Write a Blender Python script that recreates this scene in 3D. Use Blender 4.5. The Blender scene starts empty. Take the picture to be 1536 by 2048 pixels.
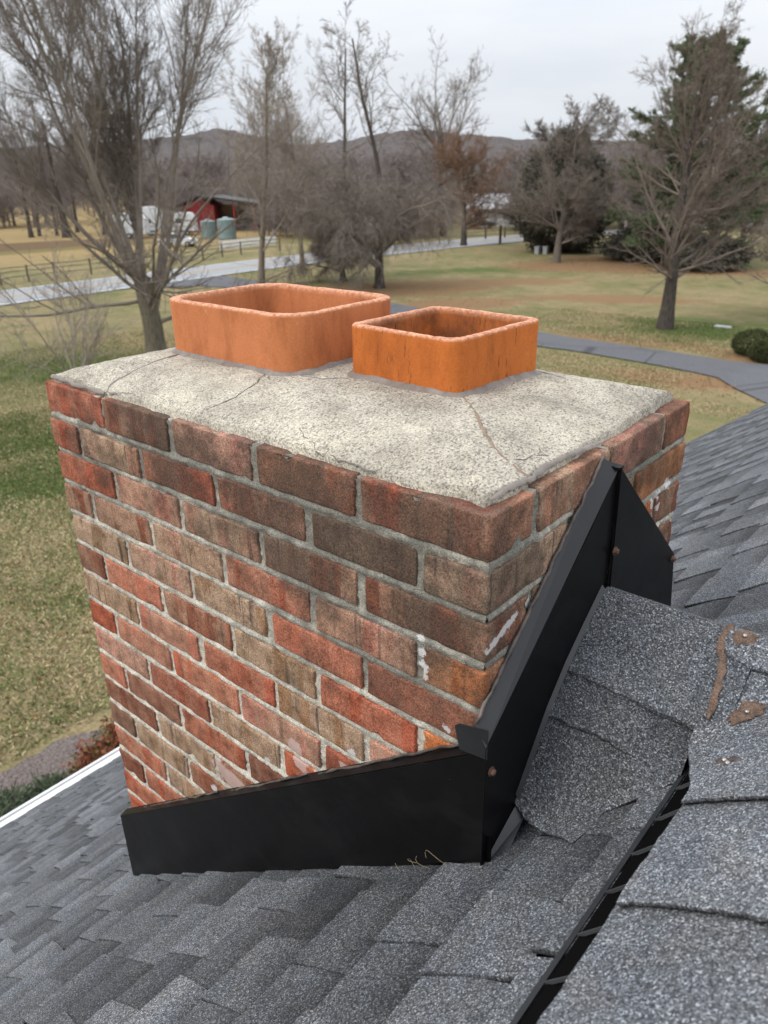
import bpy, math, random
import numpy as np
from mathutils import Vector, Matrix, noise as mnoise

S = bpy.context.scene
COL = S.collection

# ------------------------------------------------------------------ camera
cam_d = bpy.data.cameras.new("camera")
cam = bpy.data.objects.new("camera", cam_d)
COL.objects.link(cam)
CAM = Vector((0.4037, -0.6415, 0.3427))
Rm = ((0.7535, 0.6572, -0.0178), (0.2546, -0.3165, -0.9138), (-0.6061, 0.6841, -0.4058))
yaw, pitch, roll = 2.288259, 0.4213116, -0.0194589
fw = Vector((math.cos(pitch)*math.cos(yaw), math.cos(pitch)*math.sin(yaw), -math.sin(pitch)))
rt = fw.cross(Vector((0, 0, 1))).normalized()
up = rt.cross(fw)
cr_, sr_ = math.cos(roll), math.sin(roll)
rr = cr_*rt + sr_*up
uu = -sr_*rt + cr_*up
M4 = Matrix((( rr.x, uu.x, -fw.x, CAM.x), (rr.y, uu.y, -fw.y, CAM.y), (rr.z, uu.z, -fw.z, CAM.z), (0, 0, 0, 1)))
cam.matrix_world = M4
cam_d.sensor_fit = 'HORIZONTAL'
cam_d.sensor_width = 36.0
cam_d.lens = 36.0*1512.577/1536.0
cam_d.clip_start = 0.02
cam_d.clip_end = 8000
cam_d.dof.use_dof = True
cam_d.dof.focus_distance = 1.15
cam_d.dof.aperture_fstop = 10.0
S.camera = cam

# ------------------------------------------------------------------ world, sun, exposure
SUN_EL, SUN_AZ = math.radians(48), math.radians(245)     # azimuth of the sun, x axis anticlockwise
W = bpy.data.worlds.new("World")
S.world = W
W.use_nodes = True
nt = W.node_tree
for n in list(nt.nodes): nt.nodes.remove(n)
wo = nt.nodes.new('ShaderNodeOutputWorld')
bg = nt.nodes.new('ShaderNodeBackground')
sky = nt.nodes.new('ShaderNodeTexSky')
sky.sky_type = 'NISHITA'
sky.sun_disc = False
sky.sun_elevation = SUN_EL
sky.sun_rotation = math.radians(90) - SUN_AZ
sky.air_density = 1.0; sky.dust_density = 6.0; sky.ozone_density = 1.0
tc = nt.nodes.new('ShaderNodeTexCoord')
mp = nt.nodes.new('ShaderNodeMapping'); mp.inputs['Scale'].default_value = (1.0, 1.0, 5.0)
nz = nt.nodes.new('ShaderNodeTexNoise'); nz.inputs['Scale'].default_value = 1.6; nz.inputs['Detail'].default_value = 5; nz.inputs['Roughness'].default_value = .55
rmp = nt.nodes.new('ShaderNodeValToRGB')
rmp.color_ramp.elements[0].position = .34; rmp.color_ramp.elements[0].color = (5.75, 6.2, 6.85, 1)
rmp.color_ramp.elements[1].position = .68; rmp.color_ramp.elements[1].color = (7.15, 7.35, 7.7, 1)
sep = nt.nodes.new('ShaderNodeSeparateXYZ')
zr = nt.nodes.new('ShaderNodeMapRange')        # an overcast sky is brighter overhead than at the horizon
zr.inputs['From Min'].default_value = 0.10; zr.inputs['From Max'].default_value = 0.9
zr.inputs['To Min'].default_value = 1.0; zr.inputs['To Max'].default_value = 2.35
mul = nt.nodes.new('ShaderNodeVectorMath'); mul.operation = 'SCALE'
mix = nt.nodes.new('ShaderNodeMix'); mix.data_type = 'RGBA'; mix.inputs['Factor'].default_value = .9
L = nt.links.new
L(tc.outputs['Generated'], mp.inputs['Vector']); L(mp.outputs['Vector'], nz.inputs['Vector'])
L(nz.outputs['Fac'], rmp.inputs['Fac'])
L(tc.outputs['Generated'], sep.inputs[0]); L(sep.outputs['Z'], zr.inputs['Value'])
L(rmp.outputs['Color'], mul.inputs[0]); L(zr.outputs['Result'], mul.inputs['Scale'])
L(sky.outputs['Color'], mix.inputs['A']); L(mul.outputs['Vector'], mix.inputs['B'])
L(mix.outputs['Result'], bg.inputs['Color'])
bg.inputs['Strength'].default_value = 0.12
L(bg.outputs['Background'], wo.inputs['Surface'])

sd = bpy.data.lights.new("sun", 'SUN'); sd.energy = 1.5; sd.angle = math.radians(18); sd.color = (1, .96, .9)
so = bpy.data.objects.new("sun", sd); COL.objects.link(so)
sv = Vector((math.cos(SUN_EL)*math.cos(SUN_AZ), math.cos(SUN_EL)*math.sin(SUN_AZ), math.sin(SUN_EL)))
so.rotation_euler = sv.to_track_quat('Z', 'Y').to_euler(); so.location = (0, 0, 30)

S.view_settings.view_transform = 'Standard'
S.view_settings.look = 'None'
S.view_settings.gamma = 1.0
S.view_settings.use_curve_mapping = False
S.view_settings.exposure = 0.14

# ------------------------------------------------------------------ helpers
ORG = {}

def setp(o, label=None, cat=None, group=None, kind=None):
    if label: o['label'] = label
    if cat: o['category'] = cat
    if group: o['group'] = group
    if kind: o['kind'] = kind
    return o

def thing(name, loc, label, cat, group=None):
    o = bpy.data.objects.new(name, None); o.location = loc; COL.objects.link(o)
    o.empty_display_size = .2
    ORG[o] = np.array(loc, float)
    return setp(o, label, cat, group)

def mk(name, V, F, mat, parent=None, smooth=False, attr=None, attrs=None):
    """V world coordinates; F list of faces or an (m,3|4) array"""
    V = np.asarray(V, float)
    org = ORG[parent] if parent is not None else np.zeros(3)
    Vl = (V - org).astype(np.float32)
    me = bpy.data.meshes.new(name)
    if isinstance(F, np.ndarray):
        m, k = F.shape
        me.vertices.add(len(Vl)); me.vertices.foreach_set('co', Vl.ravel())
        me.loops.add(m*k); me.loops.foreach_set('vertex_index', F.astype(np.int32).ravel())
        me.polygons.add(m); me.polygons.foreach_set('loop_start', np.arange(0, m*k, k, dtype=np.int32))
        me.update(calc_edges=True)
    else:
        me.from_pydata(Vl.tolist(), [], [list(map(int, f)) for f in F]); me.update()
    if smooth:
        me.polygons.foreach_set('use_smooth', np.ones(len(me.polygons), dtype=bool))
    d = dict(attrs or {})
    if attr is not None: d['tone'] = attr
    for nm, a in d.items():
        a = np.asarray(a, float)
        if a.ndim == 1: a = np.stack([a, a, a, np.ones_like(a)], 1)
        ca = me.color_attributes.new(nm, 'FLOAT_COLOR', 'POINT')
        ca.data.foreach_set('color', a.astype(np.float32).ravel())
    if mat: me.materials.append(mat)
    o = bpy.data.objects.new(name, me); COL.objects.link(o)
    if parent is not None: o.parent = parent
    ORG[o] = org
    return o

class G:
    """collects geometry pieces"""
    def __init__(s): s.V = []; s.F = []; s.A = []; s.n = 0
    def add(s, V, F, a=None):
        V = [tuple(v) for v in V]
        s.V += V; s.F += [tuple(i+s.n for i in f) for f in F]; s.n += len(V)
        if a is not None: s.A += list(a) if hasattr(a, '__len__') and len(a) == len(V) else [a]*len(V)
    def box(s, x0, x1, y0, y1, z0, z1):
        s.add([(x0,y0,z0),(x1,y0,z0),(x1,y1,z0),(x0,y1,z0),(x0,y0,z1),(x1,y0,z1),(x1,y1,z1),(x0,y1,z1)],
              [(0,3,2,1),(4,5,6,7),(0,1,5,4),(1,2,6,5),(2,3,7,6),(3,0,4,7)])
    def obox(s, c, ax, hx, ay, hy, az, hz):
        c, ax, ay, az = map(Vector, (c, ax, ay, az))
        vs = [c + ax*hx*i + ay*hy*j + az*hz*k for k in (-1,1) for j in (-1,1) for i in (-1,1)]
        s.add(vs, [(0,2,3,1),(4,5,7,6),(0,1,5,4),(1,3,7,5),(3,2,6,7),(2,0,4,6)])
    def tube(s, pts, r, m=8, caps=True, flat=1.0, upv=None):
        pts = [Vector(p) for p in pts]; n = len(pts)
        r = r if hasattr(r, '__len__') else [r]*n
        V = []; F = []
        for i, p in enumerate(pts):
            t = (pts[min(i+1, n-1)] - pts[max(i-1, 0)]).normalized()
            ref = Vector(upv) if upv is not None else (Vector((0,0,1)) if abs(t.z) < .9 else Vector((1,0,0)))
            a = t.cross(ref).normalized(); b = a.cross(t)
            for k in range(m):
                q = 2*math.pi*k/m
                V.append(p + a*math.cos(q)*r[i] + b*math.sin(q)*r[i]*flat)
        for i in range(n-1):
            for k in range(m):
                F.append((i*m+k, i*m+(k+1) % m, (i+1)*m+(k+1) % m, (i+1)*m+k))
        if caps: F += [tuple(range(m-1, -1, -1)), tuple((n-1)*m+k for k in range(m))]
        s.add(V, F)
    def prism(s, poly, d):
        """3-D polygon extruded by vector d"""
        n = len(poly); P = [Vector(p) for p in poly]; d = Vector(d)
        s.add(P + [p+d for p in P], [tuple(range(n))[::-1], tuple(range(n, 2*n))] + [(i, (i+1) % n, (i+1) % n+n, i+n) for i in range(n)])
    def mk(s, name, mat, parent=None, smooth=False): return mk(name, s.V, s.F, mat, parent, smooth, attr=(s.A if len(s.A) == len(s.V) and s.A else None))

def grid(nu, nv, fn):
    V = [fn(i/nu, j/nv) for j in range(nv+1) for i in range(nu+1)]
    F = [(j*(nu+1)+i, j*(nu+1)+i+1, (j+1)*(nu+1)+i+1, (j+1)*(nu+1)+i) for j in range(nv) for i in range(nu)]
    return V, F

def fbm(x, y, z, o=3):
    return mnoise.fractal((x, y, z), 1.0, 2.0, o)

# ------------------------------------------------------------------ material helper
class MT:
    def __init__(s, name, rough=.8, spec=.3):
        s.m = bpy.data.materials.new(name); s.m.use_nodes = True
        s.t = s.m.node_tree; s.b = s.t.nodes['Principled BSDF']
        s.b.inputs['Roughness'].default_value = rough
        s.b.inputs['Specular IOR Level'].default_value = spec
    def n(s, ty, props=None, **ins):
        nd = s.t.nodes.new('ShaderNode'+ty)
        for k, v in (props or {}).items(): setattr(nd, k, v)
        for k, v in ins.items(): s.put(nd, k, v)
        return nd
    def put(s, nd, k, v):
        k = k.replace('_', ' ') if isinstance(k, str) else k
        if isinstance(k, str) and k.startswith('i') and k[1:].isdigit(): k = int(k[1:])
        sock = nd.inputs[k]
        if hasattr(v, 'is_output'): s.t.links.new(v, sock)
        else: sock.default_value = v
    def co(s): return s.n('TexCoord').outputs['Object']
    def map(s, v, sc=(1,1,1), loc=(0,0,0), rot=(0,0,0)):
        return s.n('Mapping', i0=v, Scale=sc, Location=loc, Rotation=rot).outputs[0]
    def noise(s, v, sc, det=3, ro=.55, w=None, dist=0.0):
        if w is None: return s.n('TexNoise', Vector=v, Scale=sc, Detail=float(det), Roughness=ro, Distortion=dist).outputs['Fac']
        return s.n('TexNoise', {'noise_dimensions': '4D'}, Vector=v, Scale=sc, Detail=float(det), Roughness=ro, W=w, Distortion=dist).outputs['Fac']
    def vor(s, v, sc, feat='F1', out='Distance', rnd=1.0):
        return s.n('TexVoronoi', {'feature': feat}, Vector=v, Scale=sc, Randomness=rnd).outputs[out]
    def ramp(s, f, stops, interp='LINEAR'):
        nd = s.n('ValToRGB'); s.t.links.new(f, nd.inputs[0]); r = nd.color_ramp; r.interpolation = interp
        while len(r.elements) < len(stops): r.elements.new(.5)
        for e, (p, c) in zip(r.elements, stops):
            e.position = p; e.color = (c, c, c, 1) if not hasattr(c, '__len__') else tuple(c)+(1,)
        return nd.outputs['Color']
    def mix(s, f, a, b, mode='MIX'):
        nd = s.n('Mix', {'data_type': 'RGBA', 'blend_type': mode})
        for k, v in (('Factor', f), ('A', a), ('B', b)):
            sk = [i for i in nd.inputs if i.name == k and i.type == ('VALUE' if k == 'Factor' else 'RGBA')][0]
            if hasattr(v, 'is_output'): s.t.links.new(v, sk)
            else: sk.default_value = v if not hasattr(v, '__len__') else (tuple(v)+(1,))[:4]
        return [o for o in nd.outputs if o.type == 'RGBA'][0]
    def math(s, op, a, b=0.0, c=0.0):
        return s.n('Math', {'operation': op}, i0=a, i1=b, i2=c).outputs[0]
    def attr(s, nm, out='Color'):
        return s.n('Attribute', {'attribute_name': nm}).outputs[out]
    def col(s, c): s.put(s.b, 'Base Color', c if hasattr(c, 'is_output') else tuple(c)+(1,))
    def bump(s, h, st=.3, dist=.002, nrm=None):
        nd = s.n('Bump', Height=h, Strength=st, Distance=dist)
        if nrm is not None: s.t.links.new(nrm, nd.inputs['Normal'])
        s.t.links.new(nd.outputs[0], s.b.inputs['Normal']); return nd.outputs[0]
    def rough(s, r): s.put(s.b, 'Roughness', r)

def plain(name, c, rough=.7, spec=.3, var=.25, sc=3.0, metallic=0.0):
    t = MT(name, rough, spec); co = t.co()
    f = t.noise(co, sc, 4, .6)
    k = t.ramp(f, [(.3, 1-var), (.7, 1+var)])
    t.col(t.mix(1.0, c, k, 'MULTIPLY')); t.b.inputs['Metallic'].default_value = metallic
    return t.m

# ---- asphalt shingle granules
def shingle_mat():
    t = MT("asphalt_shingle", .92, .25); co = t.co()
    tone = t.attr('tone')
    g = t.vor(co, 640.0, 'F1', 'Color')
    gs = t.n('SeparateColor', i0=g).outputs[0]
    gr = t.ramp(gs, [(0, .27), (.35, .62), (.62, 1.0), (.82, 1.5), (.94, 2.4), (1, 3.5)])
    g2 = t.noise(co, 300.0, 2, .6)
    gr2 = t.ramp(g2, [(.25, .78), (.5, 1.0), (.78, 1.3)])
    big = t.ramp(t.noise(co, 7.0, 4, .6), [(.3, .82), (.7, 1.16)])
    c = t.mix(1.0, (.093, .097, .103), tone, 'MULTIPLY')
    c = t.mix(1.0, c, gr, 'MULTIPLY'); c = t.mix(1.0, c, gr2, 'MULTIPLY'); c = t.mix(1.0, c, big, 'MULTIPLY')
    hue = t.ramp(t.noise(co, 16.0, 3, .6), [(.35, (.97, 1.0, 1.04)), (.65, (1.03, 1.0, .97))])
    c = t.mix(1.0, c, hue, 'MULTIPLY')
    t.col(c)
    d = t.vor(co, 640.0)
    t.bump(t.mix(.5, d, g2), .55, .0016)
    return t.m

SMEARS = [  # daubs of white paint / lime on brick faces: x, y, z, radius
    (0, .168, -.118, .010), (0, .155, -.134, .012), (0, .142, -.142, .008), (0, .098, -.152, .009),
    (0, .066, -.158, .007), (0, .058, -.162, .008), (0, .050, -.164, .008), (0, .042, -.167, .008), (0, .034, -.169, .009), (0, .026, -.172, .008), (0, .018, -.174, .008), (0, .010, -.177, .008), (0, .003, -.180, .007),
    (-.100, 0, -.200, .010), (-.098, 0, -.222, .010), (-.094, 0, -.242, .012), (-.091, 0, -.256, .008),
    (0, .480, -.148, .013), (0, .495, -.141, .011), (0, .528, -.131, .015), (0, .545, -.137, .010), (0, .50, -.165, .008),
    (-.62, 0, -.775, .012), (-.605, 0, -.79, .012), (-.895, 0, -1.018, .013), (-.87, 0, -1.025, .014), (-.055, 0, -.322, .008), (-.23, 0, -.462, .010), (-.935, 0, -1.05, .014), (-.44, 0, -.60, .010)]
SMEARP = [(-.590, 0, -.705, .030), (-.56, 0, -.715, .034), (-.53, 0, -.712, .026), (-.362, 0, -.525, .020), (-.352, 0, -.552, .022), (-.335, 0, -.572, .014), (-.31, 0, -.545, .014), (-.25, 0, -.50, .012)]
def smear_mask(t, co, pts, nz):
    wv = t.n('TexNoise', Vector=co, Scale=38.0, Detail=5.0, Roughness=.75).outputs['Color']
    wv = t.n('VectorMath', {'operation': 'SUBTRACT'}, i0=wv, i1=(.5, .5, .5)).outputs[0]
    co = t.n('VectorMath', {'operation': 'ADD'}, i0=co, i1=t.n('VectorMath', {'operation': 'SCALE'}, i0=wv, Scale=.026).outputs[0]).outputs[0]
    acc = None
    for (x, y, z, r) in pts:
        d = t.n('VectorMath', {'operation': 'DISTANCE'}, i0=co, i1=(x+.5, y-.29, z+1.4)).outputs['Value']
        m = t.math('SUBTRACT', 1.0, t.math('DIVIDE', d, r*1.3))
        acc = m if acc is None else t.math('MAXIMUM', acc, m)
    return t.ramp(t.math('ADD', t.math('MAXIMUM', acc, 0.0), t.math('MULTIPLY_ADD', nz, 1.1, -.55)), [(.34, 0), (.50, 1)])
def soot_blobs(t, co):
    """algae and soot stains run down from the crown's low edge"""
    acc = None
    for (x, y, z, r) in ((-.22, 0, -.13, .26), (-.12, 0, -.16, .20), (-.40, 0, -.10, .20), (-.62, 0, -.06, .16), (-.05, 0, -.30, .16), (0, .06, -.16, .12), (-.85, 0, -.14, .14), (-.30, 0, -.33, .14), (0, .45, -.03, .12)):
        d = t.n('VectorMath', {'operation': 'DISTANCE'}, i0=co, i1=(x+.5, y-.29, z+1.4)).outputs['Value']
        m = t.math('MAXIMUM', t.math('SUBTRACT', 1.0, t.math('DIVIDE', d, r)), 0.0)
        acc = m if acc is None else t.math('ADD', acc, m)
    return t.math('MULTIPLY', t.math('MINIMUM', acc, 1.0), .17)
def brick_mat():
    t = MT("brick_clay", .9, .2); co = t.co()
    base = t.attr('bcol'); idw = t.math('MULTIPLY', t.attr('bcol', 'Alpha'), 90.0)
    aux = t.n('SeparateColor', i0=t.attr('baux'))
    band_amt = aux.outputs[0]; soot = aux.outputs[1]
    # vertical flashing bands, across the length of each brick
    vx = t.map(co, (26, 26, 3.2))
    nb = t.noise(vx, 1.0, 3, .55, w=idw, dist=.3)
    bands = t.ramp(nb, [(.43, 0), (.50, 1)])
    tan = t.mix(t.noise(t.map(co, (30, 30, 8)), 1.0, 2, .5, w=idw), (.25, .175, .105), (.43, .285, .20))
    c = t.mix(t.math('MULTIPLY', bands, band_amt), base, tan)
    # cloudy variation
    c = t.mix(1.0, c, t.ramp(t.noise(co, 34.0, 5, .72, w=idw), [(.30, (.44, .40, .40)), (.5, (1, 1, 1)), (.72, (1.42, 1.46, 1.54))]), 'MULTIPLY')
    # dark vertical scores
    sc = t.noise(t.map(co, (58, 58, 3)), 1.0, 4, .65, w=idw)
    scm = t.ramp(sc, [(.57, 0), (.66, 1)])
    c = t.mix(t.math('MULTIPLY', scm, t.math('MULTIPLY_ADD', band_amt, .70, .18)), c, (.045, .038, .033))
    # algae / soot staining
    st = t.math('ADD', t.noise(co, 9.0, 5, .72), soot_blobs(t, co))
    stm = t.ramp(t.math('ADD', st, t.math('MULTIPLY', soot, .22)), [(.58, 0), (.80, 1)])
    c = t.mix(t.math('MULTIPLY', stm, .75), c, (.055, .043, .034))
    # sandy grain
    gr = t.noise(co, 420.0, 2, .7)
    c = t.mix(1.0, c, t.ramp(gr, [(.30, .45), (.5, 1.0), (.72, 1.6)]), 'MULTIPLY')
    pit = t.ramp(t.vor(co, 190.0), [(.05, .35), (.16, 1.0)])
    c = t.mix(.75, c, t.mix(1.0, c, pit, 'MULTIPLY'))
    # lime bloom
    lb = t.ramp(t.noise(co, 21.0, 4, .62, w=idw), [(.70, 0), (.84, .6)])
    c = t.mix(t.math('MULTIPLY', lb, .5), c, (.55, .47, .42))
    nzs = t.noise(co, 150.0, 6, .85)
    c = t.mix(t.math('MULTIPLY', smear_mask(t, co, SMEARP, t.noise(co, 55.0, 4, .7)), .6), c, (.60, .46, .42))
    c = t.mix(t.math('MULTIPLY', smear_mask(t, co, SMEARS, nzs), .78), c, (.62, .60, .58))
    t.col(c)
    h = t.mix(.45, gr, t.noise(co, 130.0, 4, .7))
    h = t.mix(.35, h, sc)
    t.bump(t.mix(1.0, h, pit, 'MULTIPLY'), .8, .0025)
    return t.m

def mortar_mat():
    t = MT("mortar", .95, .15); co = t.co()
    aux = t.n('SeparateColor', i0=t.attr('tone')).outputs[0]
    c = t.ramp(t.noise(co, 60.0, 5, .7), [(.3, (.33, .305, .255)), (.5, (.55, .51, .43)), (.72, (.77, .72, .61))])
    d = t.ramp(t.math('ADD', t.math('ADD', t.noise(co, 11.0, 5, .7), soot_blobs(t, co)), t.math('MULTIPLY', aux, .28)), [(.56, 0), (.84, 1)])
    c = t.mix(t.math('MULTIPLY', d, .75), c, (.10, .098, .085))
    g = t.noise(co, 500.0, 2, .7)
    c = t.mix(1.0, c, t.ramp(g, [(.25, .5), (.5, 1.0), (.75, 1.5)]), 'MULTIPLY')
    c = t.mix(t.math('MULTIPLY', smear_mask(t, co, SMEARS, t.noise(co, 150.0, 6, .85)), .9), c, (.70, .68, .66))
    t.col(c)
    t.bump(t.mix(.5, g, t.noise(co, 170.0, 4, .7)), .9, .0035)
    return t.m

def crown_mat():
    t = MT("crown_concrete", .95, .15); co = t.co()
    c = t.ramp(t.noise(co, 14.0, 5, .65), [(.3, (.315, .285, .23)), (.5, (.43, .392, .318)), (.72, (.53, .48, .388))])
    # grain of sand and dark pits
    g = t.noise(co, 330.0, 3, .75)
    c = t.mix(1.0, c, t.ramp(g, [(.32, .36), (.5, 1.0), (.70, 1.45)]), 'MULTIPLY')
    pm = t.math('MULTIPLY_ADD', t.noise(co, 75.0, 3, .7), .5, t.math('MULTIPLY', t.noise(co, 6.5, 4, .6), .62))
    pit = t.vor(t.map(co, (1, .62, 1), rot=(0, 0, .5)), 430.0, 'F1', 'Color'); ps = t.n('SeparateColor', i0=pit).outputs[0]
    pd = t.ramp(t.math('ADD', ps, t.math('MULTIPLY', pm, -.95)), [(.30, 0), (.40, 1)])
    c = t.mix(t.math('MULTIPLY', pd, .62), c, (.12, .115, .115))
    strk = t.ramp(t.noise(t.map(co, (60, 240, 240), rot=(0, 0, .5)), 1.0, 4, .7), [(.56, 0), (.68, 1)])
    c = t.mix(t.math('MULTIPLY', strk, .5), c, (.16, .15, .145))
    c = t.mix(1.0, c, t.ramp(t.noise(co, 5.0, 5, .7), [(.3, (.78, .77, .76)), (.5, (1, 1, 1)), (.7, (1.12, 1.11, 1.08))]), 'MULTIPLY')
    # orange lichen patches
    for (x, y, r) in ((-.745, .135, .055), (-.70, .10, .03), (-.57, .265, .03), (-.64, .33, .03), (-.80, .19, .02)):
        dx = t.n('VectorMath', {'operation': 'DISTANCE'}, i0=co, i1=(x, y, .04)).outputs['Value']
        mm = t.math('SUBTRACT', 1.0, t.math('DIVIDE', dx, r))
        k = t.ramp(t.math('MULTIPLY_ADD', mm, .28, t.math('MULTIPLY', t.noise(co, 95.0, 4, .75), .85)), [(.50, 0), (.64, 1)])
        k2 = t.math('MULTIPLY', k, t.math('GREATER_THAN', mm, 0.0))
        c = t.mix(t.math('MULTIPLY', k2, .7), c, (.40, .20, .05))
    t.col(c)
    t.bump(t.mix(.4, g, t.math('SUBTRACT', 1.0, pd)), .85, .003)
    return t.m

def clay_mat(name, c1, c2, dark=0.0, lines=False):
    t = MT(name, .78, .25); co = t.co()
    f = t.noise(co, 9.0, 5, .6)
    c = t.mix(f, c1, c2)
    g = t.noise(co, 300.0, 3, .7)
    c = t.mix(1.0, c, t.ramp(g, [(.3, .88), (.7, 1.12)]), 'MULTIPLY')
    wst = t.noise(t.map(co, (14, 14, 5)), 1.0, 5, .7)
    c = t.mix(1.0, c, t.ramp(wst, [(.3, (.66, .62, .60)), (.5, (1, 1, 1)), (.7, (1.12, 1.16, 1.25))]), 'MULTIPLY')
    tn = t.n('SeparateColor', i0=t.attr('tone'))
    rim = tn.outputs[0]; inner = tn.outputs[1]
    # vertical drag marks and pits
    v = t.noise(t.map(co, (240, 240, 34)), 1.0, 3, .65)
    pit = t.ramp(v, [(.60 if lines else .70, 0), (.67 if lines else .76, 1)])
    pitm = t.math('MULTIPLY', pit, t.ramp(t.noise(co, 24.0, 3, .6), [(.4, 0), (.6, 1)]))
    c = t.mix(t.math('MULTIPLY', pitm, .85 if lines else .25), c, (.06, .025, .012))
    sp = t.ramp(t.vor(co, 120.0), [(.035, 1), (.06, 0)])
    c = t.mix(t.math('MULTIPLY', sp, .6), c, (.08, .035, .02))
    lt = t.ramp(t.noise(co, 60.0, 2, .5), [(.74, 0), (.78, 1)])
    c = t.mix(t.math('MULTIPLY', lt, .3), c, (.66, .42, .28))
    rc = t.mix(t.ramp(t.noise(co, 140.0, 3, .7), [(.35, 0), (.65, 1)]), (.34, .13, .07), (.68, .36, .22))
    c = t.mix(rim, c, rc)
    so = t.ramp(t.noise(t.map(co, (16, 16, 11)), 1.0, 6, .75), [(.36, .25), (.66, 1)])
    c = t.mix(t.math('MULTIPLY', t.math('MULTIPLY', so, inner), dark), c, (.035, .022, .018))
    t.col(c)
    t.bump(t.mix(.6, g, t.math('SUBTRACT', 1.0, pitm)), .22 if lines else .05, .0012)
    return t.m

def flash_mat():
    t = MT("black_metal", .36, .11); co = t.co()
    f = t.noise(co, 14.0, 4, .6)
    t.col(t.mix(f, (.0035, .0035, .004), (.0075, .0075, .008)))
    sp = t.ramp(t.vor(co, 70.0), [(.02, 1), (.035, 0)])
    spk = t.math('MULTIPLY', sp, t.ramp(t.noise(co, 30.0, 1, .5), [(.6, 0), (.62, 1)]))
    t.col(t.mix(t.math('MULTIPLY', spk, .7), t.mix(f, (.0035, .0035, .004), (.0075, .0075, .008)), (.25, .24, .22)))
    dst = t.ramp(t.noise(t.map(co, (5, 5, 9)), 1.0, 6, .75), [(.52, 0), (.78, 1)])
    t.col(t.mix(t.math('MULTIPLY', dst, .07), t.mix(t.math('MULTIPLY', spk, .7), t.mix(f, (.0035, .0035, .004), (.0075, .0075, .008)), (.25, .24, .22)), (.11, .105, .10)))
    scr = t.ramp(t.noise(t.map(co, (9, 60, 90), rot=(.2, .4, .3)), 1.0, 3, .6), [(.62, 0), (.72, 1)])
    t.rough(t.math('MULTIPLY_ADD', scr, .05, t.math('MULTIPLY_ADD', f, .2, .27)))
    t.bump(t.noise(co, 6.0, 2, .5), .25, .012)
    return t.m

def caulk_mat(name, a, b):
    t = MT(name, .45, .45); co = t.co()
    t.col(t.mix(t.ramp(t.noise(co, 45.0, 4, .65), [(.35, 0), (.65, 1)]), a, b))
    t.bump(t.noise(co, 90.0, 3, .6), .4, .002)
    return t.m

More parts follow.
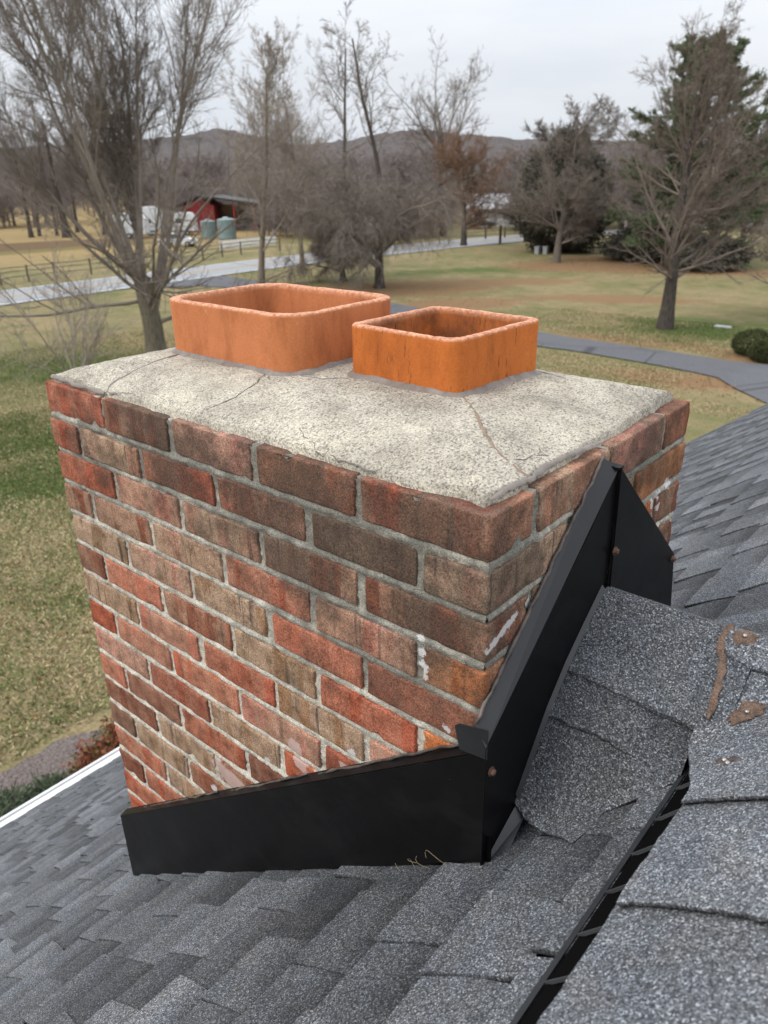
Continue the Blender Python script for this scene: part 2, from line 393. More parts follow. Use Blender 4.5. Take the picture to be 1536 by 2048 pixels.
def lawn_mat():
    t = MT("lawn", .95, .1); co = t.co()
    straw, green, dk, leaf = (.285, .222, .122), (.095, .125, .038), (.105, .088, .045), (.20, .105, .050)
    f1 = t.noise(co, .16, 5, .62); f2 = t.noise(co, .9, 5, .65); f3 = t.noise(co, 5.0, 6, .8)
    mixf = t.math('ADD', t.math('MULTIPLY', f1, .40), t.math('MULTIPLY_ADD', f2, .46, t.math('MULTIPLY', f3, .56)))
    def blob(x, y, rx, ry, rot=0.0, soft=1.0):
        v = t.map(co, (1, 1, 0), (0, 0, 0)); 
        sub = t.n('VectorMath', {'operation': 'SUBTRACT'}, i0=v, i1=(x, y, 0)).outputs[0]
        vr = t.n('VectorRotate', {'rotation_type': 'Z_AXIS'}, Vector=sub, Angle=-rot).outputs[0]
        sc = t.n('VectorMath', {'operation': 'MULTIPLY'}, i0=vr, i1=(1/rx, 1/ry, 0)).outputs[0]
        ln = t.n('VectorMath', {'operation': 'LENGTH'}, i0=sc).outputs['Value']
        return t.math('SUBTRACT', 1.0, ln)
    # green strips and straw areas
    gsum = None
    for a in ((-18.6, 6.9, 3.2, 2.0, .35), (-31, 14.5, 6, 4.5, .4), (-33, 42, 5, 3, .8), (-12.5, 38, 6, 5, .3), (-22, 9, 4, 3, .4), (-36, 52, 8, 3, .9)):
        b = t.math('MAXIMUM', blob(*a), 0.0); gsum = b if gsum is None else t.math('ADD', gsum, b)
    gf = t.ramp(t.math('ADD', mixf, t.math('MULTIPLY', gsum, .24)), [(.64, 0), (.88, 1)])
    c = t.mix(gf, straw, green)
    c = t.mix(t.ramp(f3, [(.36, .8), (.52, 0)]), c, dk)
    lsum = None
    for a in ((-30, 60, 9, 6, .6), (-24, 61, 7, 4.5, .2), (-29.5, 66, 8, 3, .1), (-34, 41, 9, 5, .7), (-19, 62, 5, 3.5, .2), (-13.4, 33.7, 6, 1.3, .1), (-9.7, 28, 4, 1.6, .2), (-27, 38, 6, 3.2, .9), (-20, 45, 7, 2.5, .4), (-8.3, 33, 2.4, 1.8, 0), (-30, 48, 8, 2.5, .7)):
        b = t.math('MAXIMUM', blob(*a), 0.0); lsum = b if lsum is None else t.math('ADD', lsum, b)
    lf = t.ramp(t.math('MULTIPLY_ADD', f3, .35, t.math('MULTIPLY_ADD', f2, .5, t.math('MULTIPLY', lsum, .80))), [(.54, 0), (.78, 1)])
    c = t.mix(t.math('MULTIPLY', lf, .85), c, t.mix(f3, leaf, (.25, .165, .095)))
    sp = t.ramp(t.vor(co, 5.0), [(.05, 1), (.08, 0)])
    spk = t.math('MULTIPLY', sp, t.ramp(t.noise(co, 1.3, 2, .5), [(.50, 0), (.56, 1)]))
    c = t.mix(t.math('MULTIPLY', spk, .6), c, (.42, .33, .22))
    # far fields: pale straw and a ploughed strip
    fld = t.n('SeparateXYZ', i0=co)
    far = t.ramp(t.math('MULTIPLY_ADD', fld.outputs[0], -.01, 0.0), [(.70, 0), (.80, 1)])
    c = t.mix(far, c, t.mix(f2, (.30, .215, .10), (.24, .18, .09)))
    st = t.math('SUBTRACT', 1.0, t.math('ABSOLUTE', t.math('DIVIDE', t.math('ADD', fld.outputs[0], t.math('MULTIPLY', fld.outputs[1], -.6), 0.0), 7.0)))
    bl = t.ramp(blob(-97, 42, 7, 22, -.25), [(0, 0), (.25, 1)])
    c = t.mix(t.math('MULTIPLY', bl, .8), c, (.10, .06, .04))
    bl2 = t.ramp(blob(-89, 42, 4, 26, -.15), [(0, 0), (.4, 1)])
    c = t.mix(t.math('MULTIPLY', bl2, .6), c, (.09, .08, .03))
    c = t.mix(1.0, c, t.ramp(t.noise(co, 18.0, 4, .8), [(.3, .55), (.5, 1.0), (.7, 1.5)]), 'MULTIPLY')
    t.col(c)
    t.bump(t.mix(.5, f3, t.noise(co, 28.0, 4, .75)), .9, .06)
    return t.m

def bark_mat(name, a, b, sc=12.0):
    t = MT(name, .95, .1); co = t.co()
    f = t.noise(t.map(co, (sc, sc, sc*.25)), 1.0, 4, .65)
    t.col(t.mix(t.ramp(f, [(.35, 0), (.65, 1)]), a, b))
    t.bump(f, .6, .02)
    return t.m

M = {}
M['shingle'] = shingle_mat(); M['brick'] = brick_mat(); M['mortar'] = mortar_mat(); M['crown'] = crown_mat()
M['clay1'] = clay_mat("salmon_clay", (.43, .142, .050), (.53, .190, .076), .25)
M['clay2'] = clay_mat("orange_clay", (.43, .115, .022), (.54, .155, .032), .80, True)
M['flash'] = flash_mat()
M['caulk'] = caulk_mat("caulk_grey", (.13, .105, .088), (.22, .185, .158))
M['caulkb'] = (lambda t: (t.col(t.mix(1.0, t.mix(t.ramp(t.noise(t.co(), 70.0, 5, .75), [(.3, 0), (.7, 1)]), (.065, .043, .032), (.175, .112, .080)), t.ramp(t.noise(t.co(), 480.0, 2, .7), [(.3, .55), (.7, 1.5)]), 'MULTIPLY')), t.bump(t.noise(t.co(), 480.0, 2, .7), .6, .0012), t.m)[2])(MT("caulk_brown", .8, .25))
M['caulkk'] = caulk_mat("caulk_dark", (.035, .03, .028), (.13, .10, .085))
M['white'] = plain("white_paint", (.78, .78, .77), .5, .4, .06)
M['smear'] = plain("white_smear", (.62, .58, .57), .8, .2, .3, 60)
M['smearp'] = plain("pinkish_smear", (.50, .36, .34), .8, .2, .35, 40)
M['darkgap'] = plain("gap_shade", (.003, .003, .003), .8, .04, .2)  # near-black: shade inside the vent slot and gaps is put into the colour
M['plastic'] = plain("black_plastic", (.022, .023, .025), .45, .4, .2, 40)
M['fin'] = plain("grey_plastic_fin", (.060, .062, .065), .5, .4, .2, 40)
M['rust'] = plain("rusty_screw", (.12, .065, .045), .7, .3, .4, 200)
M['zinc'] = plain("nail_head", (.36, .33, .30), .35, .6, .2, 200, .7)
M['fibre'] = plain("straw_fibre", (.22, .165, .105), .8, .2, .2)
M['lawn'] = lawn_mat()
M['wood_dark'] = plain("weathered_rail", (.11, .085, .065), .9, .1, .3, 5)

# ------------------------------------------------------------------ ground
GZ = -7.0
def disc(r, z, n=96):
    V = [(0, 0, z)] + [(r*math.cos(2*math.pi*i/n), r*math.sin(2*math.pi*i/n), z) for i in range(n)]
    return V, [(0, i+1, (i+1) % n+1) for i in range(n)]
V, F = disc(4500, GZ)
setp(mk("ground", V, F, M['lawn']), kind='structure')

def ribbon(pts, widths, z, off=0.0):
    pts = [Vector((p[0], p[1], 0)) for p in pts]
    # smooth resample
    out = []; n = len(pts)
    for i in range(n-1):
        p0, p1, p2, p3 = pts[max(i-1, 0)], pts[i], pts[i+1], pts[min(i+2, n-1)]
        w1, w2 = widths[i], widths[i+1]
        for k in range(6):
            t = k/6
            q = .5*((2*p1)+(p2-p0)*t+(2*p0-5*p1+4*p2-p3)*t*t+(3*p1-p0-3*p2+p3)*t**3)
            out.append((q, w1+(w2-w1)*t))
    out.append((pts[-1], widths[-1]))
    V = []; F = []
    for i, (q, w) in enumerate(out):
        a = out[max(i-1, 0)][0]; b = out[min(i+1, len(out)-1)][0]
        t = (b-a).normalized(); nr = Vector((-t.y, t.x, 0))
        V += [tuple((q+nr*(off-w/2)).xy)+(z,), tuple((q+nr*(off+w/2)).xy)+(z,)]
        if i: F.append((2*i-2, 2*i-1, 2*i+1, 2*i))
    return V, F

def asphalt(name, a, b, rough=.75, spec=.4):
    t = MT(name, rough, spec); co = t.co()
    f = t.noise(co, .8, 5, .65); g = t.noise(co, 14.0, 3, .7)
    c = t.mix(f, a, b); c = t.mix(1.0, c, t.ramp(g, [(.3, .85), (.7, 1.15)]), 'MULTIPLY')
    ck = t.ramp(t.vor(t.map(co, (.22, .22, 0)), 1.0, 'DISTANCE_TO_EDGE'), [(.004, 1), (.010, 0)])
    c = t.mix(t.math('MULTIPLY', ck, .7), c, (.03, .03, .032))
    t.col(c); t.rough(rough); t.bump(g, .3, .01); return t.m
M['road'] = asphalt("worn_road_asphalt", (.20, .205, .215), (.30, .305, .315), .42, .5)
M['drive'] = asphalt("driveway_asphalt", (.085, .086, .092), (.125, .126, .135), .8, .3)
M['paint_w'] = plain("road_paint_white", (.62, .62, .60), .6, .4, .2, 2)
M['paint_y'] = plain("road_paint_yellow", (.50, .33, .10), .6, .4, .2, 2)
RP = [(-52.0, -70), (-53.2, -20), (-54.0, 5), (-54.1, 22.4), (-54.2, 30), (-54.5, 40), (-54.6, 48), (-54.0, 56), (-52.6, 64), (-51.6, 72), (-49.3, 82), (-44.6, 94), (-36, 112), (-22, 135)]
setp(mk("road", *ribbon(RP, [7.1]*len(RP), GZ+.06), M['road']), kind='structure')
setp(mk("road_markings", *ribbon(RP, [.22]*len(RP), GZ+.070, 3.25), M['paint_w']), kind='structure')
setp(mk("road_markings", *ribbon(RP, [.22]*len(RP), GZ+.070, -3.25), M['paint_w']), kind='structure')
for o_ in (.17, -.17):
    setp(mk("road_markings", *ribbon(RP, [.17]*len(RP), GZ+.070, o_), M['paint_y']), kind='structure')
DP = [(-51.2, 35.2), (-47.6, 36.2), (-43, 36.2), (-36, 35.4), (-28.6, 34.1), (-18.0, 31.5), (-15.1, 31.3), (-11.4, 30.95), (-9.0, 30.6), (-6.6, 30.2), (-2, 28.5), (4, 25)]
DW = [8.0, 4.6, 3.0, 2.8, 2.6, 2.6, 2.5, 2.6, 2.8, 4.0, 6.0, 7.0]
setp(mk("driveway", *ribbon(DP, DW, GZ+.045), M['drive']), kind='structure')
# the driveway widens towards the garage at the right
setp(mk("driveway", [(-8.9, 29.45, GZ+.05), (-7.6, 27.9, GZ+.05), (-6.2, 26.6, GZ+.05), (-3, 24, GZ+.05), (6, 22, GZ+.05), (6, 33, GZ+.05), (-6, 31.9, GZ+.05), (-8.0, 31.0, GZ+.05)], [(0, 1, 2, 3, 4, 5, 6, 7)], M['drive']), kind='structure')
M['mulch'] = (lambda t: (t.col(t.mix(t.ramp(t.noise(t.co(), 26.0, 4, .8), [(.35, 0), (.65, 1)]), (.085, .065, .055), (.30, .25, .23))), t.bump(t.noise(t.co(), 40.0, 3, .8), .9, .05), t.m)[2])(MT("mulch", .95, .1))
mb = [(-8.66, 1.2), (-8.72, 1.83), (-8.78, 2.27), (-8.80, 2.7), (-8.6, 3.3), (-8.35, 3.9), (-8.3, 5.5), (-5, 6), (-5, -4), (-8.5, -4)]
V = []
for i in range(len(mb)):
    a, b = mb[i], mb[(i+1) % len(mb)]
    for k in range(8):
        tt = k/8; x = a[0]+(b[0]-a[0])*tt; y = a[1]+(b[1]-a[1])*tt
        V.append((x+.10*fbm(x*2, y*2, 3), y+.10*fbm(x*2, y*2, 7), GZ+.03))
setp(mk("mulch_bed", V, [tuple(range(len(V)))], M['mulch']), kind='structure')

# hills
HT = [(40, 20), (70, 22), (90, 24), (100.5, 25), (106.2, 31), (110.1, 32), (114.7, 31), (117.9, 33), (121.2, 38), (124.5, 47), (127.5, 51.5), (130.2, 46.7), (132.9, 41), (136.3, 37), (139.6, 46), (141.8, 53.5), (145.1, 49), (147.3, 44.5), (149.8, 42), (152.2, 39), (155.1, 36), (160.5, 35), (175, 30), (200, 24), (225, 20)]
ha = np.array([h[0] for h in HT], float); hh = np.array([h[1] for h in HT], float)
def hillfn(u, v):
    a = 40 + 185*u; d = 420 + 900*v
    crest = np.interp(a, ha, hh)*.9 - 4.5
    prof = np.interp(d, [420, 560, 760, 900, 1100, 1320], [-.2, .12, .62, 1.0, .9, .6])
    r = math.radians(a); x = CAM.x + d*math.cos(r); y = CAM.y + d*math.sin(r)
    z = GZ + (crest+7)*prof + 5*fbm(x*.006, y*.006, 2)*min(1, prof+.2) + 2.0*mnoise.noise((x*.05, y*.05, 1)) + 1.4*mnoise.noise((x*.23, y*.23, 5)) + .8*random.uniform(-1, 1)
    return (x, y, z)
random.seed(4)
V, F = grid(640, 56, hillfn)
t = MT("bare_woodland_hill", 1.0, .05); co = t.co()
hf = t.noise(t.map(co, (.11, .11, .05)), 1.0, 6, .75)
c = t.mix(t.ramp(hf, [(.3, 0), (.7, 1)]), (.092, .080, .077), (.165, .146, .140))
c = t.mix(t.ramp(t.noise(co, .009, 3, .5), [(.62, 0), (.72, .6)]), c, (.045, .052, .042))
t.col(c); t.bump(hf, 1.0, 4.0); M['hill'] = t.m
setp(mk("hills", V, F, M['hill'], smooth=False), kind='structure')

# ------------------------------------------------------------------ the house roof
SL = 0.7792; TH = math.atan(SL); CT, ST = math.cos(TH), math.sin(TH)
def mainz(x): return -.497 + SL*(x-.022)
XR = .385; ZR = mainz(XR)
XE = -4.43
house = thing("house", (XR, 1.5, GZ), "house under the viewer with grey shingle roof and white eave gutter beside the chimney", "house")

def slope(sgn, y0, y1, seed, nc, parent, name, x0=XR, z0=ZR, dense=True):
    rng = np.random.default_rng(seed)
    EX = .132; V = []; F = []; A = []
    def P(s, y, h): return (x0 - sgn*(s*CT + h*ST) , y, z0 - s*ST + h*CT)
    for k in range(nc):
        s0, s1 = k*EX, (k+1)*EX
        y = y0 - rng.uniform(0, .2); tooth = bool(rng.integers(2))
        hb = .0055; 
        while y < y1:
            w = rng.uniform(.075, .19) if tooth else rng.uniform(.06, .16)
            ye = min(y+w, y1); ya = max(y, y0)
            if ye - ya < .004:
                y = y+w; tooth = not tooth; continue
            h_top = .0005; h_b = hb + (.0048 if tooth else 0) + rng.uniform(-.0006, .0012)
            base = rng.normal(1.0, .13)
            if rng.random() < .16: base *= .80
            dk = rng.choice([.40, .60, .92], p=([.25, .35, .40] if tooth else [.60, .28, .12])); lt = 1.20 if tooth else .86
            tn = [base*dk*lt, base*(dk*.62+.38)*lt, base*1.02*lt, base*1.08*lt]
            sh = rng.uniform(-.012, .012) if tooth else 0
            ss = [s0-.004, s0+EX*.20, s0+EX*.58, s1 + (rng.uniform(-.002, .002))]
            hs = [h_top + (.002 if tooth else 0), h_top+(h_b-h_top)*.35 + (.0015 if tooth else 0), h_top+(h_b-h_top)*.7+.001, h_b]
            n = len(V)
            sl = rng.uniform(-.006, .006) if tooth else 0
            for i, (s_, h_, tt) in enumerate(zip(ss, hs, tn)):
                e = sl*(i-1.5)
                cols = 4
                ys = [ya+e, ya+e+(ye-ya)*.33, ya+e+(ye-ya)*.67, ye-e]
                for yi, yy in enumerate(ys):
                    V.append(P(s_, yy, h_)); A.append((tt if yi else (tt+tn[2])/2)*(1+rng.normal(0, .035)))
            for i in range(3):
                for j in range(3):
                    F.append((n+i*4+j, n+i*4+j+1, n+(i+1)*4+j+1, n+(i+1)*4+j))
            # butt and side skirts
            m = len(V)
            for j in range(4):
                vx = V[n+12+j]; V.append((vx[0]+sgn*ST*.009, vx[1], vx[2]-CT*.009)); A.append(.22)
            for j in range(3): F.append((n+12+j, n+12+j+1, m+j+1, m+j))
            if tooth:
                for jj in (0, 3):
                    m = len(V)
                    for i in range(4):
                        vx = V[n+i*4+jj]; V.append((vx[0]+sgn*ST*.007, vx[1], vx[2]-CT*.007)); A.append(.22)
                    for i in range(3): F.append((n+i*4+jj, n+(i+1)*4+jj, m+i+1, m+i))
            y += w; tooth = not tooth
    V = np.array(V)
    # sheathing waviness and the rake edge face
    V[:, 2] += .004*np.sin(V[:, 1]*2.1+V[:, 0]*1.3) * np.clip(-(V[:, 0])*.6, 0, 1)
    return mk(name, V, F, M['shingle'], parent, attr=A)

NC = int(round((XR-XE)/CT/.132))
slope(1, -3.2, 5.62, 11, NC, house, "roof_slope")
slope(-1, -3.2, 5.62, 12, 36, house, "roof_slope")
# roof deck and its edges below the shingles
g = G()
a, b = (XE+.02, mainz(XE+.02)), (XR, ZR)
g.add([(a[0], -3.2, a[1]-.012), (b[0], -3.2, b[1]-.012), (b[0], 5.60, b[1]-.012), (a[0], 5.60, a[1]-.012),
       (a[0], -3.2, a[1]-.05), (b[0], -3.2, b[1]-.05), (b[0], 5.60, b[1]-.05), (a[0], 5.60, a[1]-.05)],
      [(0,1,2,3), (4,7,6,5), (0,4,5,1), (1,5,6,2), (2,6,7,3), (3,7,4,0)])
g.mk("roof_deck", M['darkgap'], house)
M['siding'] = plain("house_siding", (.55, .52, .46), .7, .3, .08)
g = G(); zt = mainz(XE+.35)-.12
XW0, XW1 = XE+.35, 3.2
g.add([(XW0, -3.0, GZ), (XW1, -3.0, GZ), (XW1, 5.35, GZ), (XW0, 5.35, GZ), (XW0, -3.0, zt), (XW1, -3.0, mainz(XR-(XW1-XR))-.12), (XW1, 5.35, mainz(XR-(XW1-XR))-.12), (XW0, 5.35, zt), (XR, -3.0, ZR-.12), (XR, 5.35, ZR-.12)],
      [(0,3,2,1), (0,1,5,8,4), (2,3,7,9,6), (3,0,4,7), (1,2,6,5)])
g.mk("wall", M['siding'], house)
g = G()      # rake board
xa = XE+.05
g.prism([(xa, 5.56, mainz(xa)-.055), (XR, 5.56, ZR-.055), (XR, 5.56, ZR-.20), (xa, 5.56, mainz(xa)-.20)], (0, .02, 0))
g.mk("rake_board", M['white'], house)
# white gutter along the eave: back, bottom, front face with a rolled lip
ze = mainz(XE)
g = G()
prof = [(0.03, .0), (-.005, -.012), (-.012, -.11), (-.07, -.115), (-.10, -.06), (-.105, -.002), (-.118, .004), (-.122, -.01), (-.114, -.065), (-.078, -.127), (.0, -.123)]
n = len(prof); V = []
for y in (-3.2, 5.66): V += [(XE+px, y, ze+pz-.012) for px, pz in prof]
g.add(V, [(i, i+1, i+1+n, i+n) for i in range(n-1)])
gut = g.mk("gutter", M['white'], house)
M['drip'] = plain("drip_edge_paint", (.50, .50, .50), .6, .3, .1)
g = G(); g.box(XE-.085, XE-.012, -3.2, 5.65, ze-.034, ze-.021)
g.mk("gutter_cover", M['white'], house)
g = G(); g.prism([(XE-.02, -3.2, ze-.004), (XE+.05, -3.2, mainz(XE+.05)+.007), (XE+.05, -3.2, mainz(XE+.05)-.004), (XE-.02, -3.2, ze-.012)], (0, 8.85, 0))
g.mk("drip_edge", M['drip'], house)

# ---- ridge vent and cap shingles of the main ridge; saddle behind the chimney
CRY, CRZ = .271, -.214
def crick(y):
    d = abs(y-CRY)
    return CRZ - np.interp(d, [0, .015, .103, .147, .225, .30, .6], [0, .006, .084, .134, .250, .33, .60])
def capz(x):
    d = abs(x-.40)
    return -.186 - np.interp(d, [0, .03, .06, .172, .6], [0, .006, .022, .108, .44])
def smax(a, b, k=.018):
    return .5*(a+b+math.sqrt((a-b)**2+k*k))

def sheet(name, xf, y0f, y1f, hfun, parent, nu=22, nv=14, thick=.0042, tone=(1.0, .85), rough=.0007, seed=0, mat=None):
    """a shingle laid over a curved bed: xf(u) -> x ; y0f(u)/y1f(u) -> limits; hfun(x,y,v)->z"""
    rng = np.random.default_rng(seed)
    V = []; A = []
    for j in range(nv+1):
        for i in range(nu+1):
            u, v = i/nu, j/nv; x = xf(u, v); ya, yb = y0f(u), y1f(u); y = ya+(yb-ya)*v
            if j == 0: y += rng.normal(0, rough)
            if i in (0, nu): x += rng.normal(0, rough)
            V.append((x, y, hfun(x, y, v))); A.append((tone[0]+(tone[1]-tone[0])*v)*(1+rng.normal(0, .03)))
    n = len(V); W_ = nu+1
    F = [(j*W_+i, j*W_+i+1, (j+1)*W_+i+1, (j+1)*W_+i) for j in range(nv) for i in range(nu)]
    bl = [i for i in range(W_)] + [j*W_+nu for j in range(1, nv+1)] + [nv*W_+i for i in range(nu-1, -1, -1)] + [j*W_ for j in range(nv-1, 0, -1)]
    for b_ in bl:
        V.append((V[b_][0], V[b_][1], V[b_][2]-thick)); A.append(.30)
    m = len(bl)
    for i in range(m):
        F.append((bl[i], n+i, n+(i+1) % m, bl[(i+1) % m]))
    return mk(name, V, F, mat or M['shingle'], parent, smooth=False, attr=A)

ridge = thing("ridge_vent", (.40, -.3, -.36), "black slotted ridge vent capped with grey shingles along the roof peak at lower right", "roof vent")
# plastic body
g = G()
g.prism([(.204, -3.2, mainz(.204)+.007), (.209, -3.2, mainz(.204)+.010), (.209, -3.2, mainz(.204)+.0185), (.2035, -3.2, mainz(.204)+.0165)], (0, 3.395, 0))
g.mk("baffle", M['plastic'], ridge)
g = G()
g.prism([(.211, -3.2, mainz(.211)+.0105), (.275, -3.2, mainz(.275)+.008), (.275, -3.2, mainz(.275)+.014), (.211, -3.2, mainz(.211)+.0125)], (0, 3.39, 0))
g.prism([(.268, -3.2, mainz(.268)+.005), (.276, -3.2, mainz(.276)+.005), (.276, -3.2, capz(.276)-.006), (.268, -3.2, capz(.268)-.006)], (0, 3.39, 0))
g.mk("vent_bed", M['darkgap'], ridge)
for k in range(22):
    y = .165 - k*.062
    g = G(); g.prism([(.2085, y, mainz(.204)+.0115), (.250, y, capz(.25)-.011), (.250, y, capz(.25)-.006), (.2085, y, mainz(.204)+.0180)], (0, .0014, 0))
    g.mk("fin", M['fin'], ridge)
def caph(lift):
    def f(x, y, v):
        z = capz(x)
        if y > -.05: z = smax(z, crick(y)+.004, .02)
        return z + lift*(1-v) + .0018*mnoise.noise((x*14, y*14, 3))
    return f
butts = [.022, -.138, -.30, -.455, -.61, -.765, -.92, -1.075, -1.23]
def xcap(seed):
    def f(u, v): return .2385 + u*.336 - (.030*(1-u)*1.2*max(0, min(1, (v-.10)/.42)) if seed == 0 else 0) + (.0010*mnoise.noise((seed*3.1, v*9, .5)) if u == 0 else 0)
    return f
for k, yb in enumerate(butts):
    y1 = yb+.245 if k == 0 else yb+.175
    bend = (lambda yb: (lambda u: yb - .016*(3*min(1, max(0, (u-.08)/.45))**2-2*min(1, max(0, (u-.08)/.45))**3)))(yb)
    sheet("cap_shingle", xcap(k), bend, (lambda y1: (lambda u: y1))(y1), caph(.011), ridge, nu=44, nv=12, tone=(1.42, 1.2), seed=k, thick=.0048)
def far_x(u, v): return .193 + u*.42
def far_h(x, y, v):
    return smax(capz(x)-.004, crick(min(y, CRY+.002) if y < CRY else y)+.013, .018) + .004*(1-v) + .0015*mnoise.noise((x*14, y*14, 9))
sheet("cap_shingle", far_x, lambda u: .236-.006*u + .02*max(0, 1-u/.045)**2, lambda u: .50, far_h, ridge, nu=40, nv=20, tone=(1.3, 1.1), seed=31, thick=.006)
for k in range(34):
    yb = .40+.155*k
    sheet("cap_shingle", xcap(k+50), (lambda yb: (lambda u: yb))(yb), (lambda yb: (lambda u: yb+.17))(yb), lambda x, y, v: capz(x)+.01*(1-v), ridge, nu=14, nv=2, tone=(1.1, .95), seed=60+k)

saddle = thing("roof_saddle", (.1, CRY, CRZ-.2), "small shingled saddle between the chimney flashing and the roof ridge", "roof saddle")
def bedz(x, y): return smax(mainz(x)+.004, crick(y), .03)
def sh(lift): return lambda x, y, v: bedz(x, y) + .0035 - .007*max(0, min(1, (x-.112)/.022))*(1-v) + lift*(1-v)*min(1, max(.1, (.19-x)/.06)) + .0006*mnoise.noise((x*16, y*16, lift*900))
vl = lambda x: float(np.interp(x, [.0, .02, .06, .128, .138, .21], [.080, .055, .040, .012, .072, .125]))
xs = lambda a, b: (lambda u, v: a+(b-a)*u)
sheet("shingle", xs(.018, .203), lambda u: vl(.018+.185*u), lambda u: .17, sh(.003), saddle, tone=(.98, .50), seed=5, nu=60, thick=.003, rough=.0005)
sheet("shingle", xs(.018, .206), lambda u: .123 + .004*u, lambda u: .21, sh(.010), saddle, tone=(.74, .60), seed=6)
# the top piece folds over the saddle's crest
sheet("shingle", xs(.026, .236), lambda u: .168 - .004*u, lambda u: .40, lambda x, y, v: max(crick(y), bedz(x, y)-.004)+.014+.0007*mnoise.noise((x*14, y*14, 2)), saddle, nu=26, nv=40, tone=(.92, .88), seed=7, thick=.007)
sheet("shingle", xs(.018, .40), lambda u: .36, lambda u: .62, lambda x, y, v: bedz(x, y)+.006, saddle, tone=(.9, .9), seed=8)
# brown sealant where the saddle cap meets the ridge cap, with nails
g = G()
def sadz(x, y): return max(crick(y), bedz(x, y)-.004)+.016
sfz = lambda x, y: max(far_h(x, y, .05), sadz(x, y), caph(.011)(x, y, .6) if x > .2 else -9)
def strip(pts, w, h, zf, seed):
    R = []
    for a, b in zip(pts[:-1], pts[1:]):
        n = max(2, int(math.hypot(b[0]-a[0], b[1]-a[1])/.0015))
        R += [(a[0]+(b[0]-a[0])*k/n, a[1]+(b[1]-a[1])*k/n) for k in range(n)]
    R.append(pts[-1]); V = []; F = []; n = len(R)
    for i, (x, y) in enumerate(R):
        p0, p1 = R[max(0, i-2)], R[min(n-1, i+2)]; dx, dy = p1[0]-p0[0], p1[1]-p0[1]; l = math.hypot(dx, dy) or 1
        nx, ny = -dy/l, dx/l; e = min(1, (i+1)/6, (n-i)/6)
        w1 = w*e*(1+.5*mnoise.noise((x*120, y*120, seed))+.5*mnoise.noise((x*400, y*400, seed))); w2 = w*e*(1+.5*mnoise.noise((x*120, y*120, seed+5))+.5*mnoise.noise((x*400, y*400, seed+5)))
        for k, hh in ((-w1, -.0008), (-w1*.7, h), (0, h*1.2), (w2*.7, h), (w2, -.0008)):
            xx, yy = x+nx*k, y+ny*k; V.append((xx, yy, zf(xx, yy)+hh))
        if i: F += [((i-1)*5+k, (i-1)*5+k+1, i*5+k+1, i*5+k) for k in range(4)]
    return V, F
g.add(*strip([(.196, .290), (.1945, .272), (.193, .255), (.195, .243), (.201, .235), (.207, .222), (.209, .205), (.212, .188), (.213, .172)], .0042, .0006, sfz, 2))
g.mk("sealant", M['caulkb'], saddle, True)
def blob_patch(name, mat, cx, cy, rx, ry, zf, parent, seed, h=.003, rot=0.0, n=48):
    rng = np.random.default_rng(seed); ph = rng.uniform(0, 6.28, 4)
    V = []; F = []
    rings = [(1.0, -.0010), (.93, h*.25), (.6, h*.3), (0.25, h*.3)]
    for f_, hz in rings:
        for i in range(n):
            q = 2*math.pi*i/n
            k = f_*(1+.14*math.sin(2*q+ph[0])+.10*math.sin(3*q+ph[1])+.09*math.sin(5*q+ph[2])+.08*math.sin(8*q+ph[3])+.08*math.sin(13*q+ph[0])+rng.normal(0, .05))
            lx, ly = rx*k*math.cos(q), ry*k*math.sin(q)
            x = cx+lx*math.cos(rot)-ly*math.sin(rot); y = cy+lx*math.sin(rot)+ly*math.cos(rot)
            V.append((x, y, zf(x, y)+hz))
    for r in range(3):
        for i in range(n): F.append((r*n+i, r*n+(i+1) % n, (r+1)*n+(i+1) % n, (r+1)*n+i))
    F.append(tuple(3*n+i for i in range(n)))
    return mk(name, V, F, mat, parent, True)
capf = lambda x, y: caph(.011)(x, y, .35)
p_ = blob_patch("sealant_patch", M['caulkb'], .216, .262, .013, .012, lambda x, y: far_h(x, y, .1), ridge, 3, .0025)
q_ = blob_patch("sealant_patch", M['caulkb'], .250, .192, .020, .011, capf, ridge, 4, .0025, .5)
def nail(x, y, z, parent):
    g = G(); g.tube([(x, y, z), (x, y, z+.0022), (x, y, z+.003)], [.0032, .0032, .0014], 10); g.mk("nail", M['zinc'], parent, True)
nail(.216, .262, far_h(.216, .262, .1)+.0006, p_); nail(.250, .192, capf(.25, .192)+.0006, q_)
p_ = blob_patch("sealant_patch", M['caulkk'], .258, .098, .011, .013, capf, ridge, 8, .002)
for dx, dy in ((-.003, .003), (.002, -.004)): nail(.258+dx, .098+dy, capf(.258+dx, .098+dy)+.0005, p_)

# ------------------------------------------------------------------ brick chimney
LX, WY, CH = 1.0036, .5888, .0677
chim = thing("brick_chimney", (-.5, .29, -1.4), "weathered red and tan brick chimney with concrete crown and two clay flues", "chimney")
rngb = np.random.default_rng(77)
PAL = {'R': ((.325, .086, .045), .25), 'r': ((.37, .130, .078), .32), 'B': ((.205, .078, .046), .35), 'T': ((.30, .155, .10), .85),
       'D': ((.165, .088, .058), .55), 'O': ((.36, .125, .045), .30), 'Y': ((.27, .155, .085), .95), 'P': ((.37, .17, .125), .6)}
FRONT = ["RBPBR", "RTRrDT", "RPTBB", "BBTRPO", "YPYrB", "BrBYRT", "YrRYP", "RrRPRB", "PRYRB", "rBRBTR", "BYBRO", "DYBPrO", "rYRTB", "BRTBrR", "RBYRB", "RBrTYR", "rRBTR", "BRYBRB", "RBRYB", "RBTYRB"]
RIGHT = {0: "BTPB", 1: "TYO", 2: "DYOB", 3: "OYB", 4: "DPTB", 5: "OPY"}
BV, BF, BC, BX = [], [], [], []
nB = 0
